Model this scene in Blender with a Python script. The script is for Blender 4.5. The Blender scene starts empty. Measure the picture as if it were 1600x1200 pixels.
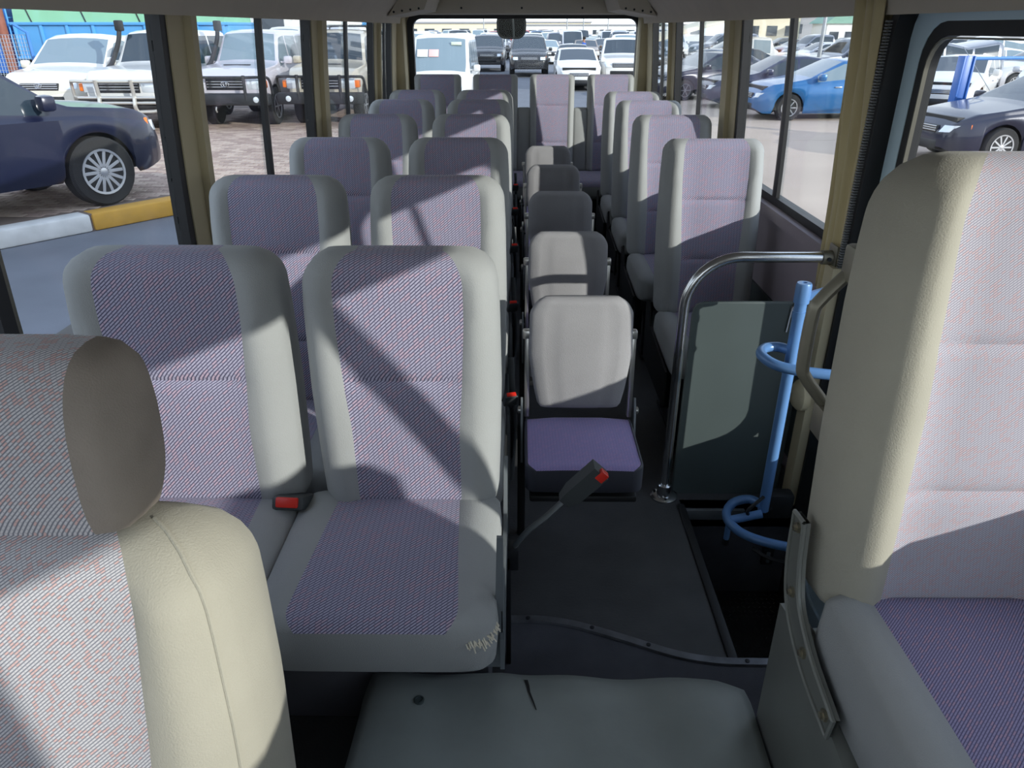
import bpy, bmesh, math, random
from mathutils import Matrix, Vector
random.seed(7)
SC = bpy.context.scene
COL = SC.collection
R = math.radians

# ------------------------------------------------------------------ camera, light, exposure
FPX, HCAM = 1140.0, 1.44
cam_d = bpy.data.cameras.new('camera'); cam = bpy.data.objects.new('camera', cam_d); COL.objects.link(cam)
cam_d.sensor_fit = 'HORIZONTAL'; cam_d.sensor_width = 36.0; cam_d.lens = FPX / 1600 * 36.0
cam_d.clip_start = 0.02; cam_d.clip_end = 600
cam.location = (0, 0, HCAM)
cam.rotation_euler = (R(90 - 26.0), 0, R(0.497))
SC.camera = cam

w = bpy.data.worlds.new('sky'); SC.world = w; w.use_nodes = True
nt = w.node_tree; nt.nodes.clear()
wo = nt.nodes.new('ShaderNodeOutputWorld'); bg = nt.nodes.new('ShaderNodeBackground')
tc = nt.nodes.new('ShaderNodeTexCoord'); sp = nt.nodes.new('ShaderNodeSeparateXYZ'); rp = nt.nodes.new('ShaderNodeValToRGB')
nt.links.new(tc.outputs['Generated'], sp.inputs[0]); nt.links.new(sp.outputs['Z'], rp.inputs[0])
rp.color_ramp.elements[0].position = 0.0; rp.color_ramp.elements[0].color = (0.92, 0.95, 0.97, 1)
rp.color_ramp.elements[1].position = 0.6; rp.color_ramp.elements[1].color = (0.58, 0.68, 0.88, 1)
nt.links.new(rp.outputs[0], bg.inputs[0]); bg.inputs[1].default_value = 1.85
nt.links.new(bg.outputs[0], wo.inputs[0])

SUN_DIR = Vector((-1.0, 0.80, -0.385)).normalized()
sun_d = bpy.data.lights.new('sun', 'SUN'); sun_d.energy = 4.4; sun_d.angle = R(0.6); sun_d.color = (1.0, 0.95, 0.88)
sun = bpy.data.objects.new('sun', sun_d); COL.objects.link(sun)
sun.rotation_euler = SUN_DIR.to_track_quat('-Z', 'Y').to_euler()
SC.view_settings.view_transform = 'Standard'; SC.view_settings.look = 'None'
SC.view_settings.gamma = 1.0; SC.view_settings.use_curve_mapping = False
SC.view_settings.exposure = 0.15

# ------------------------------------------------------------------ materials
def lin(c):
    return tuple(((v/255)/12.92 if v/255 <= .04045 else ((v/255+.055)/1.055)**2.4) for v in c) + (1,)
MATS = {}
def mat(name, rgb, rough=.6, metal=0., var=0., scale=8., bump=0., bscale=200., spec=None, sheen=0., coat=0.):
    m = bpy.data.materials.new(name); m.use_nodes = True; MATS[name] = m
    n = m.node_tree; b = n.nodes['Principled BSDF']
    c = lin(rgb)
    b.inputs['Base Color'].default_value = c; b.inputs['Roughness'].default_value = rough; b.inputs['Metallic'].default_value = metal
    if spec is not None: b.inputs['Specular IOR Level'].default_value = spec
    if coat: b.inputs['Coat Weight'].default_value = coat; b.inputs['Coat Roughness'].default_value = .05
    if sheen: b.inputs['Sheen Weight'].default_value = sheen; b.inputs['Sheen Roughness'].default_value = .5
    t = None
    if var or bump:
        t = n.nodes.new('ShaderNodeTexCoord')
    if var:
        x = n.nodes.new('ShaderNodeTexNoise'); x.inputs['Scale'].default_value = scale; x.inputs['Detail'].default_value = 6
        n.links.new(t.outputs['Object'], x.inputs['Vector'])
        r = n.nodes.new('ShaderNodeValToRGB')
        r.color_ramp.elements[0].position = .3; r.color_ramp.elements[1].position = .72
        r.color_ramp.elements[0].color = tuple(v*(1-var) for v in c[:3]) + (1,)
        r.color_ramp.elements[1].color = tuple(min(1, v*(1+var*.6)) for v in c[:3]) + (1,)
        n.links.new(x.outputs[0], r.inputs[0]); n.links.new(r.outputs[0], b.inputs['Base Color'])
    if bump:
        y = n.nodes.new('ShaderNodeTexNoise'); y.inputs['Scale'].default_value = bscale; y.inputs['Detail'].default_value = 3
        n.links.new(t.outputs['Object'], y.inputs['Vector'])
        bp = n.nodes.new('ShaderNodeBump'); bp.inputs['Strength'].default_value = bump; bp.inputs['Distance'].default_value = .004
        n.links.new(y.outputs[0], bp.inputs['Height']); n.links.new(bp.outputs[0], b.inputs['Normal'])
    return m

def weave(name, dark, light, fleck, p=.0085, thr=.74, dash=2.6):
    """diagonal woven seat cloth: slanted dark lines, pale dashes between them, some dashes tinted"""
    m = bpy.data.materials.new(name); m.use_nodes = True; MATS[name] = m
    n = m.node_tree; b = n.nodes['Principled BSDF']; b.inputs['Roughness'].default_value = .95
    b.inputs['Specular IOR Level'].default_value = .1
    b.inputs['Sheen Weight'].default_value = .15
    def M(op, a, bb=None, c=None):
        k = n.nodes.new('ShaderNodeMath'); k.operation = op
        for i, v in enumerate((a, bb, c)):
            if v is None: continue
            if isinstance(v, (int, float)): k.inputs[i].default_value = v
            else: n.links.new(v, k.inputs[i])
        return k.outputs[0]
    t = n.nodes.new('ShaderNodeTexCoord'); s = n.nodes.new('ShaderNodeSeparateXYZ'); n.links.new(t.outputs['Object'], s.inputs[0])
    yz = M('ADD', s.outputs['Y'], s.outputs['Z'])
    v = M('DIVIDE', M('SUBTRACT', s.outputs['X'], yz), p)
    u = M('DIVIDE', M('ADD', s.outputs['X'], yz), p*dash)
    fv = M('FRACT', v); cv = M('FLOOR', v)
    u2 = M('ADD', u, M('MULTIPLY', cv, .37)); fu = M('FRACT', u2); cu = M('FLOOR', u2)
    tri = M('ABSOLUTE', M('SUBTRACT', fv, .5))            # 0 mid dash .. .5 on the line
    mr = n.nodes.new('ShaderNodeMapRange'); mr.interpolation_type = 'SMOOTHSTEP'
    n.links.new(tri, mr.inputs[0]); mr.inputs[1].default_value = .20; mr.inputs[2].default_value = .40
    gap = n.nodes.new('ShaderNodeMapRange'); gap.interpolation_type = 'SMOOTHSTEP'
    n.links.new(M('ABSOLUTE', M('SUBTRACT', fu, .5)), gap.inputs[0]); gap.inputs[1].default_value = .36; gap.inputs[2].default_value = .5
    gap.inputs[4].default_value = .55
    dk = M('MAXIMUM', mr.outputs[0], gap.outputs[0])
    cb = n.nodes.new('ShaderNodeCombineXYZ'); n.links.new(cu, cb.inputs[0]); n.links.new(cv, cb.inputs[1])
    wn = n.nodes.new('ShaderNodeTexWhiteNoise'); wn.noise_dimensions = '2D'; n.links.new(cb.outputs[0], wn.inputs['Vector'])
    pk = M('GREATER_THAN', wn.outputs['Value'], thr)
    def mix(f, a, bb):
        k = n.nodes.new('ShaderNodeMix'); k.data_type = 'RGBA'; n.links.new(f, k.inputs['Factor'])
        for i, vv in ((6, a), (7, bb)):
            if isinstance(vv, tuple): k.inputs[i].default_value = vv
            else: n.links.new(vv, k.inputs[i])
        return k.outputs[2]
    c1 = mix(pk, lin(light), lin(fleck)); c2 = mix(dk, c1, lin(dark))
    n.links.new(c2, b.inputs['Base Color'])
    bp = n.nodes.new('ShaderNodeBump'); bp.inputs['Strength'].default_value = .25; bp.inputs['Distance'].default_value = .001; bp.invert = True
    n.links.new(dk, bp.inputs['Height']); n.links.new(bp.outputs[0], b.inputs['Normal'])
    return m

def glass(name, tint, refl=.06):
    m = bpy.data.materials.new(name); m.use_nodes = True; MATS[name] = m
    n = m.node_tree; n.nodes.clear()
    o = n.nodes.new('ShaderNodeOutputMaterial'); mx = n.nodes.new('ShaderNodeMixShader')
    a = n.nodes.new('ShaderNodeBsdfTransparent'); a.inputs[0].default_value = tint
    g = n.nodes.new('ShaderNodeBsdfGlossy'); g.inputs['Roughness'].default_value = .02
    lw = n.nodes.new('ShaderNodeLayerWeight'); lw.inputs[0].default_value = .5
    pw = n.nodes.new('ShaderNodeMath'); pw.operation = 'POWER'; pw.inputs[1].default_value = 5.0; n.links.new(lw.outputs['Facing'], pw.inputs[0])
    ma = n.nodes.new('ShaderNodeMath'); ma.operation = 'MULTIPLY_ADD'; ma.inputs[1].default_value = .55; ma.inputs[2].default_value = refl*.15; n.links.new(pw.outputs[0], ma.inputs[0])
    n.links.new(ma.outputs[0], mx.inputs[0]); n.links.new(a.outputs[0], mx.inputs[1]); n.links.new(g.outputs[0], mx.inputs[2])
    n.links.new(mx.outputs[0], o.inputs[0]); return m

mat('grey_cloth', (156, 158, 157), .95, var=.06, scale=5, bump=.25, bscale=420, spec=.1, sheen=.15)
mat('jump_cloth', (152, 151, 153), .95, var=.07, scale=7, bump=.3, bscale=500, spec=.1)
mat('driver_grey', (164, 160, 146), .95, var=.07, scale=6, bump=.25, bscale=420, spec=.1, sheen=.1)
mat('headrest_grey', (150, 140, 130), .95, var=.12, scale=14, bump=.25, bscale=420, spec=.1)
weave('purple_weave', (78, 76, 100), (174, 170, 190), (188, 168, 184), p=.0076)
weave('front_weave', (132, 130, 142), (188, 183, 190), (198, 174, 174), p=.0048, thr=.74, dash=1.9)
weave('driver_weave', (124, 126, 134), (202, 198, 200), (210, 176, 170), p=.0052, thr=.74, dash=1.7)
weave('front_cushion_weave', (92, 88, 118), (152, 144, 176), (172, 146, 168), p=.0050, thr=.75)
weave('jump_weave', (126, 116, 168), (170, 158, 206), (182, 160, 206), p=.006, thr=.7)
mat('black_plastic', (28, 29, 31), .55)
mat('buckle_plastic', (62, 66, 68), .5)
mat('red_plastic', (215, 42, 28), .4)
mat('frame_grey', (112, 118, 122), .45, .3, var=.1)
mat('dark_metal', (46, 48, 52), .5, .5)
mat('chrome', (200, 202, 204), .22, 1.)
mat('post_metal', (205, 204, 200), .3, .9)
mat('floor_rubber', (72, 73, 75), .6, var=.25, scale=6, bump=.35, bscale=120)
mat('floor_carpet', (78, 79, 86), .9, var=.2, scale=9, bump=.3, bscale=300)
mat('cover_vinyl', (146, 152, 148), .55, var=.16, scale=5, bump=.15, bscale=60)
mat('cover_side', (104, 104, 110), .7, var=.12)
mat('strip_metal', (120, 122, 128), .45, .6, var=.35, scale=18)
mat('tread', (52, 50, 50), .45, .3, var=.3, scale=12)
mat('partition', (74, 84, 84), .5, var=.08, scale=4)
mat('partition_hem', (170, 166, 150), .7)
mat('blue_tube', (98, 140, 192), .32, .1, var=.06)
mat('trim_beige', (192, 180, 148), .7, var=.06, scale=4, bump=.1, bscale=150)
mat('wall_vinyl', (150, 140, 146), .7, var=.05, bump=.15, bscale=150)
mat('ceiling_vinyl', (196, 186, 168), .8, var=.04, bump=.1, bscale=120)
mat('curtain', (196, 180, 138), .9, var=.07, scale=6, bump=.1, bscale=300, sheen=.2)
mat('frame_black', (18, 18, 20), .5)
mat('rubber_grey', (110, 112, 112), .6)
mat('sash_metal', (120, 116, 104), .35, .7)
mat('door_blue', (198, 220, 230), .4, coat=.2)
mat('handle_metal', (128, 124, 110), .42, .5, var=.12, scale=20)
mat('hinge_paint', (132, 134, 128), .4, .35, var=.08)
mat('bolt', (190, 182, 160), .3, .9)
mat('mirror_back', (10, 10, 11), .9, spec=.1)
glass('bus_glass', (.93, .955, .96, 1))
mat('foam', (222, 214, 196), .95)
mat('dash_plastic', (96, 96, 98), .7)

def paint(name, rgb, metal=.0, rough=.3): return mat(name, rgb, rough, metal, coat=.6)
paint('car_white', (206, 206, 204)); paint('car_pearl', (212, 208, 196)); paint('car_silver', (190, 192, 198), .3); paint('car_grey', (110, 116, 128), .3)
paint('car_navy', (18, 23, 48), .2); paint('car_black', (26, 28, 34)); paint('car_blue', (28, 96, 150), .3); paint('car_beige', (190, 182, 165), .2)
paint('car_mauve', (196, 192, 200), .2); paint('car_red', (150, 40, 40)); paint('car_darkblue', (34, 42, 70), .2); paint('car_bronze', (120, 100, 84), .3)
mat('car_glass', (40, 52, 62), .06, 0., spec=.8)
mat('car_glass_light', (112, 130, 140), .08, spec=.8)
mat('tyre', (34, 34, 35), .85); mat('rim', (190, 192, 196), .3, .8); mat('rim_dark', (60, 62, 66), .4, .6)
mat('lamp_clear', (215, 222, 228), .12, .3, spec=.8); mat('lamp_amber', (235, 120, 40), .25)
mat('grille_dark', (26, 28, 32), .5); mat('grille_chrome', (200, 202, 206), .2, .9); mat('trim_black', (32, 33, 35), .6)
mat('bar_silver', (198, 196, 190), .3, .7); mat('bar_black', (40, 42, 46), .45, .2)
mat('paper_white', (240, 240, 236), .8); mat('paper_pink', (240, 180, 175), .8); mat('shade_cream', (196, 205, 190), .8)
mat('asphalt', (104, 108, 116), .9, var=.14, scale=1.2, bump=.2, bscale=40)
mat('yard_dust', (176, 160, 146), .95, var=.12, scale=.4, bump=.2, bscale=30)
mat('brick_a', (168, 148, 136), .9, var=.12, scale=9); mat('brick_b', (152, 132, 122), .9, var=.12, scale=9); mat('brick_c', (182, 164, 150), .9, var=.12, scale=9)
mat('brick_joint', (112, 98, 90), .95)
mat('kerb_white', (206, 206, 204), .8, var=.15, scale=5); mat('kerb_yellow', (196, 150, 62), .8, var=.12, scale=6); mat('kerb_dark', (74, 80, 90), .8)
mat('truck_blue', (34, 92, 170), .4, coat=.3); mat('truck_lightblue', (80, 150, 205), .5); mat('tarp_green', (128, 182, 150), .85, var=.08, scale=1)
mat('steel_red', (130, 78, 62), .7, var=.2); mat('fence_blue', (62, 120, 190), .5); mat('fence_grey', (150, 160, 172), .5, .4)
mat('wall_cream', (222, 212, 186), .9, var=.05, scale=.4); mat('wall_white', (226, 226, 222), .9); mat('roof_grey', (150, 150, 152), .8); mat('roof_green', (120, 160, 142), .7)
mat('sign_blue', (50, 90, 160), .6); mat('window_dark', (62, 70, 78), .2); mat('pole_grey', (150, 154, 158), .5, .4)
mat('leaf', (72, 92, 58), .9, var=.3, scale=3); mat('bark', (90, 74, 60), .9)
mat('skin', (150, 108, 86), .7); mat('shirt_blue', (40, 84, 170), .8); mat('trousers', (46, 50, 62), .8); mat('hair', (22, 20, 20), .8)

# ------------------------------------------------------------------ mesh helpers
class MB:
    def __init__(s): s.v = []; s.f = []; s.m = []; s.mi = 0
    def add(s, vs, fs, M=None):
        o = len(s.v)
        s.v += [tuple(M @ Vector(p)) if M is not None else tuple(p) for p in vs]
        s.f += [tuple(i + o for i in f) for f in fs]; s.m += [s.mi]*len(fs); return s
    def box(s, x0, x1, y0, y1, z0, z1, M=None):
        vs = [(x, y, z) for x in (x0, x1) for y in (y0, y1) for z in (z0, z1)]
        return s.add(vs, [(0, 1, 3, 2), (4, 6, 7, 5), (0, 4, 5, 1), (2, 3, 7, 6), (0, 2, 6, 4), (1, 5, 7, 3)], M)
    def rbox(s, x0, x1, y0, y1, z0, z1, r=.01, M=None, seg=2):
        bm = bmesh.new(); bmesh.ops.create_cube(bm, size=1)
        for v in bm.verts: v.co = ((x0+x1)/2 + v.co.x*(x1-x0), (y0+y1)/2 + v.co.y*(y1-y0), (z0+z1)/2 + v.co.z*(z1-z0))
        bmesh.ops.bevel(bm, geom=bm.edges[:], offset=min(r, .49*min(x1-x0, y1-y0, z1-z0)), segments=seg, affect='EDGES', profile=.5)
        bm.verts.index_update(); vs = [v.co.copy() for v in bm.verts]; fs = [[v.index for v in f.verts] for f in bm.faces]; bm.free()
        return s.add(vs, fs, M)
    def tube(s, pts, r, n=10, cap=True, M=None, ry=None):
        pts = [Vector(p) for p in pts]; rr = r if isinstance(r, (list, tuple)) else [r]*len(pts)
        vs = []; fs = []; up = None
        for i, p in enumerate(pts):
            t = (pts[min(i+1, len(pts)-1)] - pts[max(i-1, 0)]).normalized()
            if up is None:
                up = Vector((0, 0, 1)) if abs(t.z) < .9 else Vector((0, 1, 0))
            up = (up - t*up.dot(t)).normalized(); sd = t.cross(up)
            for k in range(n):
                a = 2*math.pi*k/n
                vs.append(p + sd*math.cos(a)*rr[i] + up*math.sin(a)*(rr[i] if ry is None else ry))
        for i in range(len(pts)-1):
            for k in range(n): fs.append((i*n+k, i*n+(k+1) % n, (i+1)*n+(k+1) % n, (i+1)*n+k))
        if cap: fs.append(tuple(range(n-1, -1, -1))); fs.append(tuple((len(pts)-1)*n+k for k in range(n)))
        return s.add(vs, fs, M)
    def lathe(s, prof, n=20, M=None):          # profile (radius, along z)
        vs = []; fs = []
        for r, z in prof:
            for k in range(n): a = 2*math.pi*k/n; vs.append((r*math.cos(a), r*math.sin(a), z))
        for i in range(len(prof)-1):
            for k in range(n): fs.append((i*n+k, i*n+(k+1) % n, (i+1)*n+(k+1) % n, (i+1)*n+k))
        fs.append(tuple(range(n-1, -1, -1))); fs.append(tuple((len(prof)-1)*n+k for k in range(n)))
        return s.add(vs, fs, M)
    def prism(s, poly, a, b, axis='y', M=None):   # polygon in the other two axes, extruded a..b
        n = len(poly)
        def P(q, t): return {'y': (q[0], t, q[1]), 'x': (t, q[0], q[1]), 'z': (q[0], q[1], t)}[axis]
        vs = [P(q, a) for q in poly] + [P(q, b) for q in poly]
        fs = [tuple(range(n))[::-1], tuple(range(n, 2*n))] + [(i, (i+1) % n, n+(i+1) % n, n+i) for i in range(n)]
        return s.add(vs, fs, M)
    def mesh(s, name, mats, smooth=40):
        me = bpy.data.meshes.new(name); me.from_pydata(s.v, [], s.f)
        for m in (mats if isinstance(mats, (list, tuple)) else [mats]): me.materials.append(MATS[m])
        me.polygons.foreach_set('material_index', s.m)
        bm = bmesh.new(); bm.from_mesh(me); bmesh.ops.recalc_face_normals(bm, faces=bm.faces[:])
        if smooth:
            c = R(smooth)
            for f in bm.faces: f.smooth = True
            for e in bm.edges:
                if len(e.link_faces) == 2 and e.calc_face_angle(0) > c: e.smooth = False
        bm.to_mesh(me); bm.free(); me.update(); return me
    def build(s, name, mats, parent=None, loc=(0, 0, 0), rot=(0, 0, 0), smooth=40):
        return obj(name, s.mesh(name, mats, smooth), parent, loc, rot)

def obj(name, me, parent=None, loc=(0, 0, 0), rot=(0, 0, 0)):
    o = bpy.data.objects.new(name, me); COL.objects.link(o); o.location = loc; o.rotation_euler = rot
    if parent: o.parent = parent
    return o
def tag(o, label=None, cat=None, group=None, kind=None):
    for k, v in (('label', label), ('category', cat), ('group', group), ('kind', kind)):
        if v: o[k] = v
    return o
def thing(name, label, cat, loc=(0, 0, 0), rz=0, group=None):
    o = obj(name, None, None, loc, (0, 0, rz)); return tag(o, label, cat, group)
def struct(o): o['kind'] = 'structure'; return o
def dup(root, loc, rz=None, label=None, group=None):
    def cp(o, p):
        c = o.copy(); COL.objects.link(c); c.parent = p
        for ch in KIDS.get(o, []): cp(ch, c)
        return c
    KIDS = {}
    for o in COL.objects:
        if o.parent: KIDS.setdefault(o.parent, []).append(o)
    r = cp(root, None); r.location = loc
    if rz is not None: r.rotation_euler = (0, 0, rz)
    if label: r['label'] = label
    if group: r['group'] = group
    return r
def smooth01(t): t = max(0, min(1, t)); return t*t*(3-2*t)
def interp(tab, x):
    if x <= tab[0][0]: return tab[0][1]
    for (a, fa), (b, fb) in zip(tab, tab[1:]):
        if x <= b: return fa + (fb-fa)*(x-a)/(b-a)
    return tab[-1][1]
def cr(pts, n=6):                                   # Catmull-Rom through points
    P = [Vector(p) for p in pts]; P = [P[0]*2-P[1]] + P + [P[-1]*2-P[-2]]; out = []
    for i in range(1, len(P)-2):
        for k in range(n):
            t = k/n; a, b, c, d = P[i-1], P[i], P[i+1], P[i+2]
            out.append(.5*((2*b) + (c-a)*t + (2*a-5*b+4*c-d)*t*t + (3*b-a-3*c+d)*t**3))
    out.append(P[-2]); return out

# ------------------------------------------------------------------ the bus shell
G = -0.76
CX = 0.02
def wall_x(side, z):                                # inner face of the side wall
    h = .958 - .035*max(0, (z-.8)/.7)**1.6
    return CX + side*h
def slab(mb, side, y0, y1, z0, z1, a, b, n=5, y0t=None, y1t=None):
    """a box that follows the wall's lean; a/b = inner/outer offset outwards from the wall face"""
    y0t = y0 if y0t is None else y0t; y1t = y1 if y1t is None else y1t
    vs = []; fs = []
    for i in range(n+1):
        t = i/n; z = z0+(z1-z0)*t; x = wall_x(side, z); p = y0+(y0t-y0)*t; q = y1+(y1t-y1)*t
        vs += [(x+side*a, p, z), (x+side*a, q, z), (x+side*b, q, z), (x+side*b, p, z)]
    for i in range(n):
        for k in range(4): fs.append((i*4+k, i*4+(k+1) % 4, i*4+4+(k+1) % 4, i*4+4+k))
    fs += [(3, 2, 1, 0), tuple(n*4+k for k in range(4))]
    return mb.add(vs, fs)

YF, YR = -.75, 6.20
WELL = (.55, 1.36, 2.02)           # inner x, front y, rear y of the entrance step well
ZS, ZT = .82, 1.49                 # window sill and window head
fl = MB(); fl.box(CX-.95, .55, YF, YR, -.08, 0); fl.box(.55, CX+.95, YF, 1.36, -.08, 0); fl.box(.55, CX+.95, 2.02, YR, -.08, 0)
floor = struct(fl.build('floor', 'floor_rubber', smooth=0)); floor['label'] = 'dark rubber bus floor'
# front carpet, threshold strip, well edging: parts of the floor
strip_pts = cr([(-.03, 1.492, .004), (.06, 1.492, .004), (.15, 1.475, .004), (.27, 1.43, .004), (.40, 1.375, .004), (.50, 1.352, .004), (.60, 1.348, .004), (.76, 1.348, .004)], 6)
cm = MB()
vs = [(p.x, p.y, .003) for p in strip_pts] + [(p.x, .72, .003) for p in strip_pts]; n_ = len(strip_pts)
cm.add(vs, [(i, i+1, n_+i+1, n_+i) for i in range(n_-1)]); cm.build('front_carpet', 'floor_carpet', floor)
sm = MB()
def ribbon(mb, pts, hw, h):
    vs = []; fs = []
    for i, p in enumerate(pts):
        t = (pts[min(i+1, len(pts)-1)]-pts[max(i-1, 0)]).normalized(); s = Vector((-t.y, t.x, 0))
        for o, z in ((-hw, 0), (-hw*.8, h), (hw*.8, h), (hw, 0)): q = p+s*o; vs.append((q.x, q.y, q.z+z))
    for i in range(len(pts)-1):
        for k in range(3): fs.append((i*4+k, i*4+k+1, i*4+5+k, i*4+4+k))
    fs += [(0, 1, 2, 3), tuple((len(pts)-1)*4+k for k in (3, 2, 1, 0))]
    return mb.add(vs, fs)
ribbon(sm, strip_pts, .013, .006); st = sm.build('threshold_strip', 'strip_metal', floor)
for x, y in ((.03, 1.492), (.2, 1.459), (.34, 1.40), (.58, 1.348), (.66, 1.348)):
    MB().lathe([(.006, 0), (.006, .003), (.002, .004)], 10).build('screw', 'dark_metal', st, (x, y, .009))
ed = MB(); ed.rbox(.535, .562, 1.36, 2.03, -.06, .008, .006); ed.build('well_edging', 'trim_black', floor)
# step well
wl = MB(); wl.box(.55, CX+.95, 2.02, 2.06, -.42, -.0); wl.box(.53, .55, 1.36, 2.06, -.42, -.008); wl.box(.53, CX+.95, 1.32, 1.36, -.42, -.008)
well = struct(wl.build('wall_step_well', 'floor_carpet', smooth=0))
tp = MB(); tp.box(.55, CX+.99, 1.36, 2.02, -.40, -.36); tread = struct(tp.build('floor_step', 'tread', smooth=0))
lg = MB(); k = 0
for i in range(22):
    for j in range(32):
        x = .562+i*.0185; y = 1.372+j*.0202
        if y > 2.01 or x > .955: continue
        a = R(45) if (i+j) % 2 else R(-45); c, s_ = math.cos(a), math.sin(a)
        L, W_ = .0085, .0024
        q = [(-L, 0), (0, -W_), (L, 0), (0, W_)]
        lg.add([(x+c*u-s_*v, y+s_*u+c*v, -.36) for u, v in q]+[(x, y, -.3575)], [(0, 1, 4), (1, 2, 4), (2, 3, 4), (3, 0, 4)])
tag(lg.build('tread_pattern', 'tread', tread, smooth=0), kind='stuff')
tr = MB(); tr.rbox(.56, .76, 2.006, 2.022, -.045, -.004, .004); tr.build('well_trim', 'frame_grey', well)
sw = MB(); sw.rbox(.845, .885, 2.008, 2.022, -.235, -.165, .004); swo = sw.build('step_lamp', 'black_plastic', well)
sl = MB(); sl.rbox(.858, .872, 2.002, 2.01, -.222, -.178, .003); sl.build('lens', 'frame_grey', swo)

# side walls, with window openings
WIN = {-1: [(.30, 2.10), (2.25, 3.56), (3.76, 5.10), (5.26, 5.82)], 1: [(2.27, 3.49), (3.70, 4.95), (5.08, 5.80)]}
for side, nm in ((-1, 'left'), (1, 'right')):
    wl = MB()
    if side < 0: slab(wl, side, YF, YR, -.35, ZS, 0, .05, 3)
    else:
        slab(wl, side, YF, 1.34, -.42, ZS, 0, .05, 3); slab(wl, side, 2.03, YR, -.42, ZS, 0, .05, 3)
    wob = struct(wl.build('wall_'+nm, 'wall_vinyl'))
    lp = MB(); slab(lp, side, YF if side < 0 else 2.04, 6.1, .06, .50, -.012, 0.001, 2); lp.build('lower_panel', 'partition', wob)
    # sill ledge
    for a, b in ([(YF, 6.1)] if side < 0 else [(2.10, 6.1), (YF, 1.30)]):
        sg = MB(); slab(sg, side, a, b, ZS-.035, ZS+.006, -.022, .05, 2); sg.build('sill_ledge', 'wall_vinyl', wob)
    # pillar casings
    wins = WIN[side]
    posts = [(wins[i][1], wins[i+1][0]) for i in range(len(wins)-1)] + [(wins[-1][1], YR)]
    if side > 0: posts = [(2.03, wins[0][0]), (1.33, 1.42)] + posts
    else: posts = [(YF, -.68)] + posts
    if side > 0: posts.append((YF, -.68))
    for a, b in posts:
        pm = MB(); slab(pm, side, a, b, ZS, ZT+.06, .004, .05, 6); pl = pm.build('pillar', 'trim_beige', wob)
        if b-a < .35 and a > 1.9:
            pm = MB(); slab(pm, side, a+.10, b-.012, ZS+.005, ZT+.03, -.018, .004, 6); pm.build('pillar_casing', 'trim_beige', pl)
    if side > 0:
        pm = MB(); slab(pm, side, .47, .508, ZS, ZT+.05, .01, .05, 6, .165, .203); pm.build('added_stripe_bar', 'frame_black', wob)  # unseen bar added to cast the diagonal shadow across the first twin seat
        pm = MB(); pz = [(-.68, ZS-.01), (.28, ZS-.01), (.28, 1.03), (.265, 1.09), (.22, 1.14), (.16, 1.16), (-.68, 1.16)]
        x_ = wall_x(1, .95); pm.prism(pz, x_+.01, x_+.045, 'x'); pm.build('added_shade_panel', 'trim_beige', wob)  # unseen panel, shaped to shade the lower left of that seat back
    if side > 0:     # header over the door
        pm = MB(); slab(pm, side, 1.34, 2.03, ZT+.03, ZT+.10, 0, .05, 2); pm.build('door_header', 'trim_beige', wob)
# windows: black frame, two panes and the overlapping sash stile
def window(name, side, y0, y1, mull=None):
    f = MB(); t = .035
    slab(f, side, y0-.004, y0+t, ZS, ZT+.04, .008, .046, 6); slab(f, side, y1-t, y1+.004, ZS, ZT+.04, .008, .046, 6)
    slab(f, side, y0, y1, ZS-.002, ZS+.035, .008, .046, 1); slab(f, side, y0, y1, ZT-.004, ZT+.05, .008, .046, 1)
    o = struct(f.build(name, 'frame_black'))
    mull = mull or (y0+y1)/2
    for a, b, d in ((y0+t, mull+.015, .02), (mull-.015, y1-t, .032)):
        g = MB(); slab(g, side, a, b, ZS+.03, ZT+.004, d, d+.004, 6); g.build('glass_pane', 'bus_glass', o)
    g = MB(); slab(g, side, mull-.024, mull+.014, ZS+.02, ZT+.01, .010, .024, 6); g.build('sash_stile', 'frame_black', o)
    g = MB(); slab(g, side, mull+.014, mull+.024, ZS+.02, ZT+.01, .010, .022, 6); g.build('sash_edge', 'sash_metal', o)
    return o
k = 1
for side in (-1, 1):
    for i, (a, b) in enumerate(WIN[side]):
        mu = {(-1, 0): 1.265, (-1, 1): 2.87, (-1, 2): 4.31, (1, 0): 2.86, (1, 1): 4.29}.get((side, i))
        window('window_%d' % k, side, a, b, mu); k += 1
# front cab panes
for side, a, b in ((-1, -.68, .27), (1, -.68, 1.33)):
    f = MB(); slab(f, side, b-.03, b+.004, ZS, ZT+.04, .008, .046, 6)
    o = struct(f.build('window_%d' % k, 'frame_black')); k += 1
    g = MB(); slab(g, side, a, b-.03, ZS+.0, ZT+.03, .02, .024, 6); g.build('glass_pane', 'bus_glass', o)

# ceiling and cove
prof = [(.905, ZT-.02), (.90, ZT+.01), (.875, ZT+.045), (.84, ZT+.08), (.80, ZT+.125), (.75, ZT+.19), (.66, ZT+.27), (.54, ZT+.33), (.3, ZT+.375), (0, ZT+.39)]
prof = [(CX+x, z) for x, z in prof]; prof = prof + [(2*CX-x, z) for x, z in prof[-2::-1]]
outp = []
for i, (x, z) in enumerate(prof):
    outp.append((x+(x-CX)*.10, z+.05+.0*i))
cv = MB(); nP = len(prof)
vs = [(x, y, z) for y in (YF, YR) for x, z in prof] + [(x, y, z) for y in (YF, YR) for x, z in outp]
fs = [(i, i+1, nP+i+1, nP+i) for i in range(nP-1)] + [(2*nP+i, 3*nP+i, 3*nP+i+1, 2*nP+i+1) for i in range(nP-1)]
for b_ in (0, nP): fs += [(b_+i, 2*nP+b_+i, 2*nP+b_+i+1, b_+i+1) for i in range(nP-1)]
for e in (0, nP-1): fs.append((e, nP+e, 3*nP+e, 2*nP+e))
cv.add(vs, fs); ceiling = struct(cv.build('ceiling', 'ceiling_vinyl'))
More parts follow.
